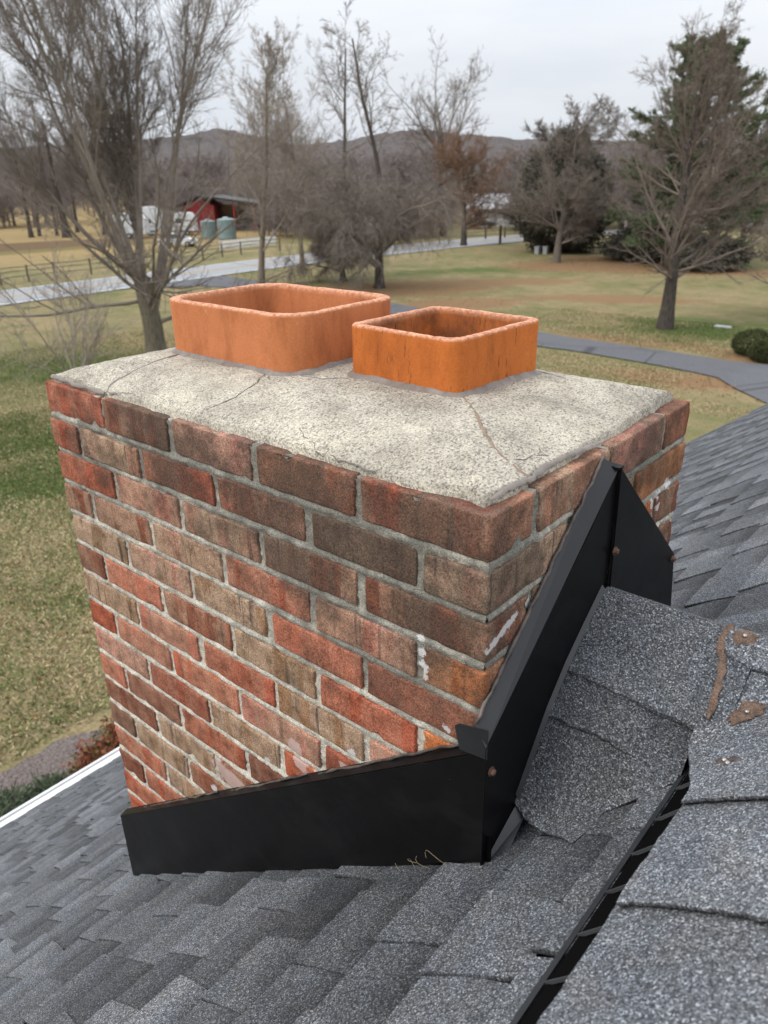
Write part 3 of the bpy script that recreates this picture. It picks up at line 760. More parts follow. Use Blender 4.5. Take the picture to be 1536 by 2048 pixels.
def rbox(x0, x1, y0, y1, z0, z1, cls, course):
    """rounded, slightly irregular brick"""
    global nB
    c = np.array([(x0+x1)/2, (y0+y1)/2, (z0+z1)/2]); h = np.array([(x1-x0)/2, (y1-y0)/2, (z1-z0)/2])
    r = .0032
    def ticks(hh, n): return np.concatenate([[-hh, -hh+r*.45, -hh+r*1.2], np.linspace(-hh+r*1.2, hh-r*1.2, n+1)[1:-1], [hh-r*1.2, hh-r*.45, hh]])
    T = [ticks(h[0], max(3, int(h[0]*2/.014))), ticks(h[1], max(3, int(h[1]*2/.014))), ticks(h[2], 4)]
    idx = {}; V = []; F = []
    def vid(p):
        k = (round(p[0], 6), round(p[1], 6), round(p[2], 6))
        if k not in idx: idx[k] = len(V); V.append(p)
        return idx[k]
    for ax in range(3):
        a, b = (ax+1) % 3, (ax+2) % 3
        for sg in (-1, 1):
            for i in range(len(T[a])-1):
                for j in range(len(T[b])-1):
                    q = []
                    for (ii, jj) in ((i, j), (i+1, j), (i+1, j+1), (i, j+1)):
                        p = [0, 0, 0]; p[ax] = sg*h[ax]; p[a] = T[a][ii]; p[b] = T[b][jj]; q.append(vid(tuple(p)))
                    F.append(q if sg > 0 else q[::-1])
    V = np.array(V)
    inner = np.clip(V, -(h-r), h-r); d = V-inner; ln = np.linalg.norm(d, axis=1, keepdims=True)
    V = inner + d/np.maximum(ln, 1e-9)*r
    ang = rngb.normal(0, .0045); ca, sa = math.cos(ang), math.sin(ang)
    off = rngb.normal(0, .0009, 3)
    ox, oy, oz = rngb.uniform(0, 50, 3)
    for i in range(len(V)):
        p = V[i]; nn = d[i]/max(ln[i, 0], 1e-9)
        edge = 1.0 if np.sum(np.abs(p) > h-r*1.6) >= 2 else .45
        k = mnoise.noise(((p[0]+ox)*26, (p[1]+oy)*26, (p[2]+oz)*26))*.0016 + mnoise.noise(((p[0]+ox)*90, (p[1]+oy)*90, (p[2]+oz)*90))*.0013*edge
        chip = mnoise.noise(((p[0]+oz)*42, (p[1]+ox)*42, (p[2]+oy)*42))
        if edge == 1.0 and chip > .38: k -= (chip-.38)*.014
        V[i] = p + nn*k
    X = V[:, 0]*1; V[:, 2] = V[:, 2] + V[:, 0]*sa*(1 if h[0] > h[1] else 0) + V[:, 1]*sa*(0 if h[0] > h[1] else 1)
    V = V + c + off
    BV.append(V); BF.extend([[q+nB for q in f] for f in F]); nB += len(V)
    base, band = PAL[cls]; j = rngb.normal(1.0, .10); hue = rngb.normal(0, .05)
    col = [base[0]*j*(1+hue), base[1]*j, base[2]*j*(1-hue), rngb.random()]
    soot = .6*max(0.0, 1.0-course/5.0) + (.5 if cls == 'D' else 0)
    BC.append(np.tile(col, (len(V), 1))); BX.append(np.tile([min(1, max(0, band+rngb.normal(0, .12))), soot, 0, 1], (len(V), 1)))
JT = .0136; BD = .094
NCRS = 23
def pick(): return "RRPBBrrTYPPODTr"[rngb.integers(15)]
for k in range(NCRS):
    zt_ = -.003 - k*CH if k == 0 else -k*CH - JT/2
    zb_ = -(k+1)*CH + JT/2
    fr = FRONT[k] if k < len(FRONT) else "RBTRBR"
    ri = RIGHT.get(k)
    if k % 2 == 0:
        st = LX/5
        for i in range(5):
            x0 = -LX + i*st + (0 if i == 0 else JT/2); x1 = -LX+(i+1)*st - (0 if i == 4 else JT/2)
            sft = rngb.normal(0, .002) if 0 < i < 4 else 0
            rbox(x0+sft, x1+sft, 0, BD, zb_, zt_, fr[i], k)
            rbox(x0, x1, WY-BD, WY, zb_, zt_, (ri[3] if ri and i == 4 else pick()), k)
        m = (WY - 2*BD); sw = m/2
        for i in range(2):
            y0, y1 = BD + i*sw + JT/2*(2 if i == 0 else 1), BD+(i+1)*sw - JT/2*(2 if i == 1 else 1)
            rbox(-BD, 0, y0, y1, zb_, zt_, (ri[1+i] if ri else pick()), k)
            rbox(-LX, -LX+BD, y0, y1, zb_, zt_, pick(), k)
    else:
        sw = WY/3
        for i in range(3):
            y0, y1 = i*sw + (0 if i == 0 else JT/2), (i+1)*sw - (0 if i == 2 else JT/2)
            rbox(-BD, 0, y0, y1, zb_, zt_, (ri[i] if ri else (fr[5] if i == 0 else pick())), k)
            rbox(-LX, -LX+BD, y0, y1, zb_, zt_, fr[0] if i == 0 else pick(), k)
        m = LX-2*BD; sw = m/4
        for i in range(4):
            x0, x1 = -LX+BD+i*sw + JT/2*(2 if i == 0 else 1), -LX+BD+(i+1)*sw - JT/2*(2 if i == 3 else 1)
            rbox(x0, x1, 0, BD, zb_, zt_, fr[1+i], k)
            rbox(x0, x1, WY-BD, WY, zb_, zt_, pick(), k)
bw = mk("brickwork", np.concatenate(BV), BF, M['brick'], chim, True, attrs={'bcol': np.concatenate(BC), 'baux': np.concatenate(BX)})
# mortar: lightly recessed bed with lumpy, slightly smeared joints
def mortar_side(p0, ex, ln, nrm, st=.0038):
    nu, nv = int(ln/st), int(NCRS*CH/st)
    V = []; A = []
    for j in range(nv+1):
        z = -.008 - (NCRS*CH-.008)*j/nv
        dz = abs((z/CH) - round(z/CH))*CH
        for i in range(nu+1):
            a = ln*i/nu
            x = p0[0]+ex[0]*a; y = p0[1]+ex[1]*a
            n1 = mnoise.noise((x*34+7, y*34, z*34))
            d = -.0046 + .0046*math.exp(-(dz/.0050)**2)*(.75+.55*n1) + .0018*n1 + .0022*mnoise.noise((x*125, y*125, z*125))
            if 0 < i < nu: pass
            V.append((min(max(x+nrm[0]*d, -LX+.003), -.003) if not nrm[0] else x+nrm[0]*d, min(max(y+nrm[1]*d, .003), WY-.003) if not nrm[1] else y+nrm[1]*d, z)); A.append(max(0, 1+z/.5))
    F = [(j*(nu+1)+i, (j+1)*(nu+1)+i, (j+1)*(nu+1)+i+1, j*(nu+1)+i+1) for j in range(nv) for i in range(nu)]
    return V, F, A
g = G()
for a in (((-LX, 0), (1, 0), LX, (0, -1)), ((0, 0), (0, 1), WY, (1, 0)), ((0, WY), (-1, 0), LX, (0, 1), .008), ((-LX, WY), (0, -1), WY, (-1, 0), .008)):
    V, F, A = mortar_side(*a); g.add(V, F, A)
nv_ = len(g.V); g.box(-LX+.0075, -.0075, .0075, WY-.0075, -NCRS*CH, -.006); g.A += [.6]*(len(g.V)-nv_)
g.mk("mortar", M['mortar'], chim, True)

def crz(x, y):
    d = max(0.0, min(-x, x+LX, y, WY-y))
    return -.0015 + .0475*(1-math.exp(-d/.085))
def crownfn(u, v):
    # irregular outer edge that thins out over the brick
    ux = -LX + LX*u; vy = WY*v
    iy0 = .011 + .003*fbm(ux*9, 0, 1) + .006*max(0, fbm(ux*4, 3, 1)) + .002*mnoise.noise((ux*55, 2, 1)) + .010*math.exp(-((ux+.03)/.05)**2)
    iy1 = .012; ix0 = .014 + .004*fbm(vy*9, 1, 5)
    ix1 = .017 + .005*fbm(vy*10, 2, 8) + .002*mnoise.noise((vy*60, 2, 8)) + .010*math.exp(-((vy-.55)/.05)**2) + .006*math.exp(-((vy-.01)/.03)**2)
    x = -LX+ix0 + (LX-ix0-ix1)*u; y = iy0 + (WY-iy0-iy1)*v
    z = crz(x, y) + .0016*fbm(x*20, y*20, 0) + .0007*mnoise.noise((x*120, y*120, 1)) + .0011*mnoise.noise((x*55, y*55, 4))
    if u in (0, 1) or v in (0, 1): return (x, y, -.02)
    return (x, y, max(z, -.0045))
def conc(n):    # grid lines crowd together at the edges
    tt = np.linspace(0, 1, n+1); return tt
NU, NVv = 190, 112
tu = np.concatenate([[0, .004, .010], np.linspace(.018, .982, NU-5), [.990, .996, 1.0]]); tv = np.concatenate([[0, .006, .016], np.linspace(.03, .97, NVv-5), [.984, .994, 1.0]])
V = [crownfn(float(a), float(b)) for b in tv for a in tu]; wu = len(tu)
F = [(j*wu+i, j*wu+i+1, (j+1)*wu+i+1, (j+1)*wu+i) for j in range(len(tv)-1) for i in range(wu-1)]
crown = mk("crown", V, F, M['crown'], chim, True)

def bead(name, pts, w, mat, parent, h=.0016, seed=0):
    """flat smeared bead following points on the crown"""
    rng = np.random.default_rng(seed)
    P = [Vector((x, y, 0)) for x, y in pts]; R = []
    for i in range(len(P)-1):
        n = max(2, int((P[i+1]-P[i]).length/.004))
        for k in range(n): R.append(P[i].lerp(P[i+1], k/n))
    R.append(P[-1]); V = []; F = []; n = len(R)
    for i, p in enumerate(R):
        t_ = (R[min(i+1, n-1)]-R[max(i-1, 0)]).normalized(); nr = Vector((-t_.y, t_.x, 0))
        p = p + nr*.0035*mnoise.noise((p.x*60, p.y*60, seed)) + nr*.0016*mnoise.noise((p.x*190, p.y*190, seed))
        ww = w*(1+.6*mnoise.noise((p.x*45, p.y*45, seed+3))+.5*mnoise.noise((p.x*170, p.y*170, seed+3)))*(min(1, (i+2)/5, (n-i+1)/5))
        for k, hh in ((-1, -.001), (-.6, h*.8), (0, h), (.6, h*.8), (1, -.001)):
            q = p + nr*ww*k; V.append((q.x, q.y, crz(q.x, q.y)+hh+.0006))
        if i:
            for k in range(4): F.append(((i-1)*5+k, (i-1)*5+k+1, i*5+k+1, i*5+k))
    return mk(name, V, F, mat, parent, True)
bead("crack_sealant", [(-.215, .248), (-.173, .212), (-.147, .189), (-.128, .166), (-.100, .142), (-.084, .124), (-.060, .113), (-.034, .108), (-.016, .110)], .0024, plain("tan_sealant", (.23, .165, .12), .8, .2, .25, 120), crown, .0004, 1)
bead("crack_sealant", [(-.799, .012), (-.813, .035), (-.812, .071), (-.815, .121), (-.813, .169), (-.82, .23)], 0.0022, M['caulk'], crown, .0004, 2)
bead("crack_sealant", [(-.790, .012), (-.76, .018), (-.732, .026)], 0.0017, M['caulk'], crown, .0004, 3)
bead("crack_sealant", [(-.565, .178), (-.555, .155), (-.54, .132)], 0.0019, M['caulk'], crown, .0004, 4)
bead("crack_sealant", [(-.515, .192), (-.48, .198), (-.458, .200), (-.425, .228)], 0.0016, M['caulk'], crown, .0004, 5)
bead("crack_sealant", [(-.237, .478), (-.212, .481), (-.157, .448)], 0.0025, M['caulk'], crown, .0004, 6)
M['crack'] = plain("hairline_crack", (.15, .14, .125), .95, .1, .3, 90)
bead("crack", [(-.54, .132), (-.532, .10), (-.528, .078), (-.535, .05), (-.55, .03)], .0006, M['crack'], crown, .0003, 7)
bead("crack", [(-.351, .048), (-.33, .033), (-.305, .03), (-.284, .014), (-.27, .012)], .0006, M['crack'], crown, .0003, 8)
bead("crack", [(-.26, .016), (-.245, .012), (-.222, .015), (-.20, .011), (-.18, .013)], .0009, M['crack'], crown, .0003, 9)
bead("crack", [(-.052, .112), (-.040, .135), (-.042, .155), (-.030, .175)], .0005, M['crack'], crown, .0003, 10)
# smeared sealant along the right-hand edge of the crown, down to the flashing's peak
bead("edge_sealant", [(-.017, .02), (-.019, .06), (-.016, .11), (-.021, .16), (-.018, .21), (-.015, .25), (-.012, .285)], .0034, M['caulk'], crown, .0010, 11)
bead("edge_sealant", [(-.995, .014), (-.93, .010), (-.86, .009), (-.80, .010)], .003, M['caulk'], crown, .0022, 12)

def rrect(x0, x1, y0, y1, r, n=16):
    P = []
    for cx, cy, a0 in ((x1-r, y0+r, -90), (x1-r, y1-r, 0), (x0+r, y1-r, 90), (x0+r, y0+r, 180)):
        for k in range(n+1):
            a = math.radians(a0+90*k/n); P.append((cx+r*math.cos(a), cy+r*math.sin(a)))
    Q = []
    for i in range(len(P)):
        a, b = P[i], P[(i+1) % len(P)]
        L_ = math.hypot(b[0]-a[0], b[1]-a[1]); m = max(1, int(L_/.008))
        for k in range(m): Q.append((a[0]+(b[0]-a[0])*k/m, a[1]+(b[1]-a[1])*k/m))
    return Q
def flue(x0, x1, y0, y1, r, ztop, wall, mat, seed, rot=0.0, label=None, rough=1.0):
    cx, cy = (x0+x1)/2, (y0+y1)/2
    O_ = rrect(x0, x1, y0, y1, r); n = len(O_)
    ctr = np.array([cx, cy]); O_ = np.array(O_) - ctr
    sx = 1-2*wall/(x1-x0); sy = 1-2*wall/(y1-y0)
    ca, sa = math.cos(rot), math.sin(rot)
    zs_o = [-.01, .02, .045, .07, ztop-.010, ztop-.0035]
    V = []; A = []; F = []
    def ring(f, z, rim, inn, jit=0.0, zj=0.0):
        for i, p in enumerate(O_):
            q = np.array([p[0]*(1+(sx-1)*f), p[1]*(1+(sy-1)*f)])
            k = 1 + .006*mnoise.noise((p[0]*9+seed, p[1]*9, z*9)) + jit*mnoise.noise((p[0]*70+seed, p[1]*70, z*40))
            # sides of a clay tile bow slightly
            q = q*k
            zz = z + zj*(mnoise.noise((p[0]*60+seed, p[1]*60, f*3)) + .8*mnoise.noise((p[0]*150, p[1]*150+seed, f*3)) + 1.2*mnoise.noise((p[0]*14+seed, p[1]*14, 0)) - 7.0*max(0, mnoise.noise((p[0]*22+seed*2, p[1]*22, 7))-.42))
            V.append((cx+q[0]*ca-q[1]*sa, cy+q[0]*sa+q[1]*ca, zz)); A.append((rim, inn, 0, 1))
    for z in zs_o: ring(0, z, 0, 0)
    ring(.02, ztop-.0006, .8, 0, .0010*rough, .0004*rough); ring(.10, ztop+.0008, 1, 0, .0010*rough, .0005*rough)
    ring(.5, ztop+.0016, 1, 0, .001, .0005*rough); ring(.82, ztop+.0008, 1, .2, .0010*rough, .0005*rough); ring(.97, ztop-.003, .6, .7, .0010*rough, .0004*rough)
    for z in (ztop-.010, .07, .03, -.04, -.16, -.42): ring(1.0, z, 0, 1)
    m = len(V)//n
    for j in range(m-1):
        for i in range(n): F.append((j*n+i, j*n+(i+1) % n, (j+1)*n+(i+1) % n, (j+1)*n+i))
    F.append(tuple((m-1)*n+i for i in range(n)))
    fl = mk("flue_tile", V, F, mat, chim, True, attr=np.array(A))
    fl['label'] = label
    # sealant bead round the foot
    pts = []
    for p in O_:
        q = p*1.006; pts.append((cx+q[0]*ca-q[1]*sa, cy+q[0]*sa+q[1]*ca))
    Vb = []; Fb = []; nb = len(pts)
    for i, (x, y) in enumerate(pts):
        dx, dy = x-cx, y-cy; l = math.hypot(dx, dy); dx /= l; dy /= l
        w = .007*(1+.6*mnoise.noise((x*30, y*30, seed))); z = crz(x, y)
        for f, h in ((-.004, .0065+.003*mnoise.noise((x*40, y*40, 3))), (.001, .006+.002*mnoise.noise((x*40, y*40, 3))), (w*.5, .003), (w, .0016), (w*1.5, -.001)):
            xx, yy = x+dx*f, y+dy*f; Vb.append((xx, yy, crz(xx, yy)+h))
        for k in range(4): Fb.append((i*5+k, i*5+k+1, ((i+1) % nb)*5+k+1, ((i+1) % nb)*5+k))
    mk("sealant_bead", Vb, [f[::-1] for f in Fb], M['caulk'], fl, True)
    return fl
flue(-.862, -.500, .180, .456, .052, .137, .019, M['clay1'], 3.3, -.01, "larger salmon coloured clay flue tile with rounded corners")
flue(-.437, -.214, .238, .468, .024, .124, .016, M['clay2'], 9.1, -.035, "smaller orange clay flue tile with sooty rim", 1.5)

# ---- black metal counter flashing
def plate(name, poly, d, mat=None, parent=None, bev=.0012):
    g = G(); g.prism(poly, d); o = g.mk(name, mat or M['flash'], parent or chim)
    b = o.modifiers.new("bevel", 'BEVEL'); b.width = bev; b.segments = 2; b.limit_method = 'ANGLE'
    return o
ff = lambda x, h: mainz(x) + h
XL = -LX-.022
# front strip follows the pitch of the roof
front = plate("flashing", [(XL, -.020, ff(XL, .004)), (.021, -.020, ff(.021, .010)), (.021, -.020, ff(.021, .195)), (XL, -.020, ff(XL, .213))], (0, .0018, 0))
front['label'] = "sloping black metal flashing along the long brick face"
g = G()      # its turned-in top lip and left return
g.prism([(XL, -.0200, ff(XL, .2132)), (.0, -.0200, ff(.0, .1967)), (.0, -.001, ff(.0, .2047)), (XL, -.001, ff(XL, .2212))], (0, .0, .0015))
g.prism([(XL, -.0185, ff(XL, .004)), (XL, .06, ff(XL, .004)), (XL, .06, ff(XL, .213)), (XL, -.0185, ff(XL, .213))], (.0018, 0, 0))
g.mk("lip", M['flash'], front)
g = G()      # base flashing below
g.prism([(XL+.01, -.015, ff(XL, -.004)), (.03, -.015, ff(.03, -.004)), (.03, -.015, ff(.03, .05)), (XL+.01, -.015, ff(XL, .05))], (0, .002, 0))
g.mk("base_strip", M['darkgap'], front)
g = G()
for a_, b_, hh in ((-.30, -.02, .205), (-.55, -.33, .208), (-.97, -.60, .212)):
    n_ = int((b_-a_)/.01)
    pts = [(a_+(b_-a_)*i/n_, -.006+.003*mnoise.noise((i*.7, a_, 0)), ff(a_+(b_-a_)*i/n_, hh+.004)+.003*mnoise.noise((i*.4, a_, 4))) for i in range(n_+1)]
    g.tube(pts, [.0022+.0018*mnoise.noise((i*.5, a_, 9)) for i in range(n_+1)], 8)
g.mk("sealant", M['caulkk'], front, True)
# near panel of the stepped side, rising to the saddle's peak
near = plate("flashing", [(.020, -.024, -.500), (.020, .02, -.495), (.020, .055, -.455), (.020, .124, -.350), (.020, .168, -.302), (.020, .276, -.216), (.020, .277, -.022), (.020, .2, -.096), (.020, -.024, -.292)], (.0018, 0, 0))
near['label'] = "left-hand panel of the peaked black flashing"
g = G()
g.prism([(.0218, -.026, -.294), (.0218, .274, -.022), (.001, .262, -.0085), (.001, -.020, -.274)], (.0004, 0, .0016))
M['lip'] = plain("black_metal_lip", (.009, .0092, .010), .28, .42, .25, 14)
g.mk("lip", M['lip'], near)
M['flashg'] = (lambda m: m)(plain("grey_metal_edge", (.018, .0185, .020), .33, .5, .2, 20))
g = G()      # folded tab at the corner
g.prism([(.0225, -.0222, -.268), (.0225, -.0222, -.312), (-.018, -.0222, -.318), (-.026, -.0222, -.285), (-.020, -.0222, -.279)], (0, -.0014, 0))
g.mk("corner_tab", M['flashg'], near)
g = G()      # bottom flange resting on the saddle
pts = [(.052, -.40), (.124, -.349), (.168, -.300), (.268, -.214)]
fl_ = [(y, crick(y)+.022) for y in (.055, .09, .124, .168, .21, .262)]
for (a_, b_) in zip(fl_[:-1], fl_[1:]):
    g.add([(.0222, a_[0], a_[1]+.002), (.0222, b_[0], b_[1]+.002), (.028, b_[0], b_[1]-.004), (.028, a_[0], a_[1]-.004)], [(0, 3, 2, 1)])
g.mk("bottom_flange", M['flashg'], near)
g = G()      # kicked-out corner piece at the foot
g.prism([(.0225, .055, -.448), (.037, .055, -.458), (.040, .02, -.478), (.024, -.034, -.508), (.0215, -.026, -.500)], (.0006, .0004, .0014))
g.mk("corner_foot", M['flashg'], near)
far = plate("flashing", [(.0235, .274, -.020), (.0235, .274, -.235), (.0235, .40, -.345), (.0235, .573, -.470), (.0235, .568, -.382), (.0235, .540, -.256)], (.0018, 0, 0))
far['label'] = "right-hand panel of the peaked black flashing"
g = G(); g.prism([(.0215, .270, -.0185), (.0275, .270, -.0185), (.0275, .280, -.230), (.0215, .280, -.230)], (0, .0035, 0))
g.mk("seam", M['flash'], far)
g = G(); g.box(.004, .0262, .266, .279, -.0215, -.0182); g.mk("peak_cap", M['flash'], far)
for (y, z, par, sx) in ((-.012, -.338, near, .022), (.278, -.145, far, .0275), (.556, -.378, far, .0253), (.531, -.262, far, .0253)):
    g = G(); g.tube([(sx, y, z), (sx+.002, y, z), (sx+.002, y, z), (sx+.0055, y, z), (sx+.0065, y, z)], [.0065, .0065, .0042, .0042, .002], 8)
    g.mk("screw", M['rust'], par)
# dark caulk smeared along the side lip
g = G(); n_ = 46
g.tube([(.003+.003*mnoise.noise((i*.5, 1, 0)), -.02+.285*i/n_, -.272+.262*i/n_+.004+.004*mnoise.noise((i*.35, 5, 0))) for i in range(n_+1)], [.0025+.002*abs(mnoise.noise((i*.6, 2, 7))) for i in range(n_+1)], 8)
g.mk("sealant", M['caulkk'], near, True)
# dry grass caught under the front corner
nest = G(); rng = random.Random(8)
for k in range(4):
    x = -.02 - rng.random()*.09; y = -.026; z = mainz(x)+.012
    r = rng.uniform(.010, .020); a0 = rng.uniform(0, 6)
    nest.tube([(x+r*1.6*math.cos(a0+i*.42), y-.004*math.sin(i*.9), z+r*.6*math.sin(a0+i*.42)) for i in range(8)], .00035, 5)
setp(nest.mk("dry_grass", M['fibre']), "wisp of dry straw caught under the front corner of the black flashing", "straw")


# ------------------------------------------------------------------ trees
def nrmz(a): return a/np.maximum(np.linalg.norm(a, axis=-1, keepdims=True), 1e-9)
def grow(rng, st, di, ln, r0, nseg, wob, tropism, tip, droop=0.0):
    N = len(st); P = np.zeros((N, nseg+1, 3)); R = np.zeros((N, nseg+1)); P[:, 0] = st
    d = nrmz(di); sg = (ln/nseg)[:, None]
    for i in range(nseg):
        d = nrmz(d + rng.normal(0, wob, (N, 3)) + np.array([0, 0, tropism - droop*(i/nseg)]))
        P[:, i+1] = P[:, i] + d*sg
    tt = np.linspace(0, 1, nseg+1)
    R[:] = r0[:, None]*(1-tt*(1-tip))
    return P, R
def kids(rng, P, R, ln, k, t0, t1, ang, angj, ratio, fall, rq, rmin):
    N, n1, _ = P.shape; n = n1-1
    t = np.sort(rng.uniform(t0, t1, (N, k)), 1); f = t*n; i = np.minimum(f.astype(int), n-1); w = (f-i)[..., None]
    a = np.arange(N)[:, None]
    pos = P[a, i]*(1-w)+P[a, i+1]*w; tan = nrmz(P[a, i+1]-P[a, i]); r = R[a, i]*(1-w[..., 0])+R[a, i+1]*w[..., 0]
    ref = rng.normal(0, 1, (N, k, 3)); perp = nrmz(ref-(ref*tan).sum(-1, keepdims=True)*tan)
    an = np.radians(rng.normal(ang, angj, (N, k)))[..., None]
    d = tan*np.cos(an)+perp*np.sin(an)
    l = ln[:, None]*ratio*(1-fall*t)*rng.uniform(.65, 1.2, (N, k))
    rr_ = np.maximum(r*rq, rmin)
    return pos.reshape(-1, 3), d.reshape(-1, 3), l.ravel(), rr_.ravel()
def tubes(P, R, m):
    N, n1, _ = P.shape
    T = np.empty_like(P); T[:, 1:-1] = P[:, 2:]-P[:, :-2]; T[:, 0] = P[:, 1]-P[:, 0]; T[:, -1] = P[:, -1]-P[:, -2]; T = nrmz(T)
    ref = np.where(np.abs(T[..., 2:3]) < .9, np.array([0, 0, 1.0]), np.array([1.0, 0, 0]))
    A = nrmz(np.cross(T, ref)); B = np.cross(A, T)
    q = 2*np.pi*np.arange(m)/m
    V = P[:, :, None]+R[:, :, None, None]*(A[:, :, None]*np.cos(q)[:, None]+B[:, :, None]*np.sin(q)[:, None])
    base = (np.arange(N)*n1*m)[:, None, None]+(np.arange(n1-1)*m)[None, :, None]; k = np.arange(m)[None, None]
    F = np.stack([base+k, base+(k+1) % m, base+m+(k+1) % m, base+m+k], -1).reshape(-1, 4)
    return V.reshape(-1, 3), F
def join(L_):
    Vs, Fs, n = [], [], 0
    for V, F in L_: Vs.append(V); Fs.append(F+n); n += len(V)
    return np.concatenate(Vs), np.concatenate(Fs)

BARK = {}
for nm, a, b in (('grey', (.115, .098, .080), (.185, .160, .130)), ('dark', (.050, .042, .037), (.095, .080, .068)), ('olive', (.105, .090, .064), (.170, .150, .112)), ('tan', (.150, .120, .090), (.235, .195, .150))):
    BARK[nm] = bark_mat("bark_"+nm, a, b)
TWIG = {}
for nm, c in (('grey', (.215, .183, .155)), ('brown', (.205, .168, .140)), ('red', (.245, .155, .105)), ('pale', (.31, .265, .22)), ('dark', (.20, .168, .145)), ('wood', (.235, .200, .185)), ('wood2', (.205, .170, .155))):
    TWIG[nm] = plain("twig_"+nm, c, .95, .1, .22, 1.5)

def tree_geo(seed, H, trunk_h, r, spec, lean=(0, 0), sides=12):
    """spec chains: levels of (count, t0, t1, angle, jitter, length ratio, fall, radius ratio, rmin, nseg, wobble, tropism, sides, droop)"""
    rng = np.random.default_rng(seed)
    P0, R0 = grow(rng, np.zeros((1, 3)), np.array([[lean[0], lean[1], 1.0]]), np.array([trunk_h]), np.array([r]), 10, spec.get('wob', .035), .03, spec.get('tip', .6))
    R0[0, 0] *= 1.35; R0[0, 1] *= 1.08
    trunk = tubes(P0, R0, sides); parts = []
    for chain in spec['chains']:
        ln = np.array([H]); P, R = P0, R0
        for lv in chain:
            k, t0, t1, an, aj, ra, fa, rq, rmin, ns, wob, tro, sd, dr = lv
            st, di, l, r0 = kids(rng, P, R, ln, k, t0, t1, an, aj, ra, fa, rq, rmin)
            P, R = grow(rng, st, di, l, r0, ns, wob, tro, .14 if lv is chain[0] else .35, dr)
            ln = l; parts.append(tubes(P, R, sd))
    return trunk, join(parts)
def bare_tree(name, pos, label, seed, H, trunk_h, r, spec, bark='grey', twig='grey', group=None, lean=(0, 0), cat="tree", leafy=None):
    t_, c_ = tree_geo(seed, H, trunk_h, r, spec, lean)
    p = np.array([pos[0], pos[1], GZ-.05])
    o = thing(name, tuple(p), label, cat, group)
    mk("trunk", t_[0]+p, t_[1], BARK[bark], o, True)
    mk("crown", c_[0]+p, c_[1], TWIG[twig], o, True)
    return o

# level tables -------------------------------------------------
VASE = dict(tip=.8, chains=[[
    (12, .40, 1.0, 25, 11, .96, .12, .30, .045, 16, .035, .035, 8, 0),
    (20, .33, 1.0, 33, 12, .40, .50, .42, .015, 10, .05, .055, 5, 0),
    (15, .08, 1.0, 34, 14, .46, .45, .55, .0092, 8, .07, .05, 4, 0),
    (11, .10, 1.0, 36, 15, .50, .40, .62, .0064, 4, .10, .05, 3, 0)],
   [(8, .40, .95, 70, 12, .60, .1, .24, .03, 12, .06, .03, 6, .05),
    (12, .15, 1.0, 42, 14, .42, .45, .50, .014, 8, .08, .03, 4, 0),
    (9, .10, 1.0, 40, 14, .45, .45, .55, .0090, 6, .10, .03, 3, 0),
    (5, .12, 1.0, 40, 15, .45, .40, .60, .0068, 4, .12, .03, 3, 0)]])
UPR = dict(tip=.2, chains=[[
    (30, .13, 1.0, 36, 12, .56, .62, .32, .022, 10, .05, .070, 6, 0),
    (13, .13, 1.0, 34, 12, .46, .50, .48, .013, 7, .08, .05, 4, 0),
    (9, .10, 1.0, 38, 15, .48, .40, .60, .0095, 4, .11, .03, 3, 0),
    (4, .12, 1.0, 40, 15, .50, .40, .75, .0080, 3, .12, .02, 3, 0)]])
SPARSE = dict(tip=.25, wob=.07, chains=[[
    (13, .40, 1.0, 42, 12, .36, .42, .46, .05, 9, .14, .075, 6, 0),
    (8, .22, 1.0, 44, 14, .48, .40, .52, .025, 6, .17, .05, 4, 0),
    (6, .22, 1.0, 44, 16, .48, .35, .62, .017, 4, .18, .03, 3, 0),
    (4, .2, 1.0, 46, 16, .5, .35, .75, .013, 3, .18, .02, 3, 0)]])
FAN = dict(tip=.6, chains=[[
    (11, .50, 1.0, 34, 12, .58, .2, .42, .05, 11, .07, .040, 6, 0),
    (12, .15, 1.0, 36, 12, .46, .5, .50, .024, 7, .10, .045, 4, 0),
    (9, .12, 1.0, 38, 15, .46, .4, .60, .016, 5, .12, .03, 3, 0),
    (5, .12, 1.0, 40, 15, .5, .4, .75, .012, 3, .12, .02, 3, 0)]])
ROUND = dict(tip=.25, chains=[[
    (38, .13, 1.0, 56, 16, .50, .50, .36, .026, 11, .07, .045, 5, 0),
    (15, .10, 1.0, 40, 14, .44, .45, .50, .014, 7, .10, .03, 4, 0),
    (12, .08, 1.0, 42, 16, .46, .40, .60, .0105, 4, .13, .02, 3, 0),
    (6, .10, 1.0, 44, 16, .52, .40, .75, .0092, 3, .13, .01, 3, 0)]])
WEEP = dict(tip=.7, chains=[[
    (17, .35, 1.0, 48, 16, .92, .10, .42, .05, 11, .10, .05, 6, .16),
    (18, .12, 1.0, 50, 16, .42, .20, .45, .018, 9, .12, -.01, 4, .18),
    (13, .08, 1.0, 46, 18, .55, .30, .55, .0105, 7, .12, -.06, 3, .22),
    (5, .10, 1.0, 42, 16, .60, .30, .75, .0090, 5, .12, -.10, 3, .2)]])
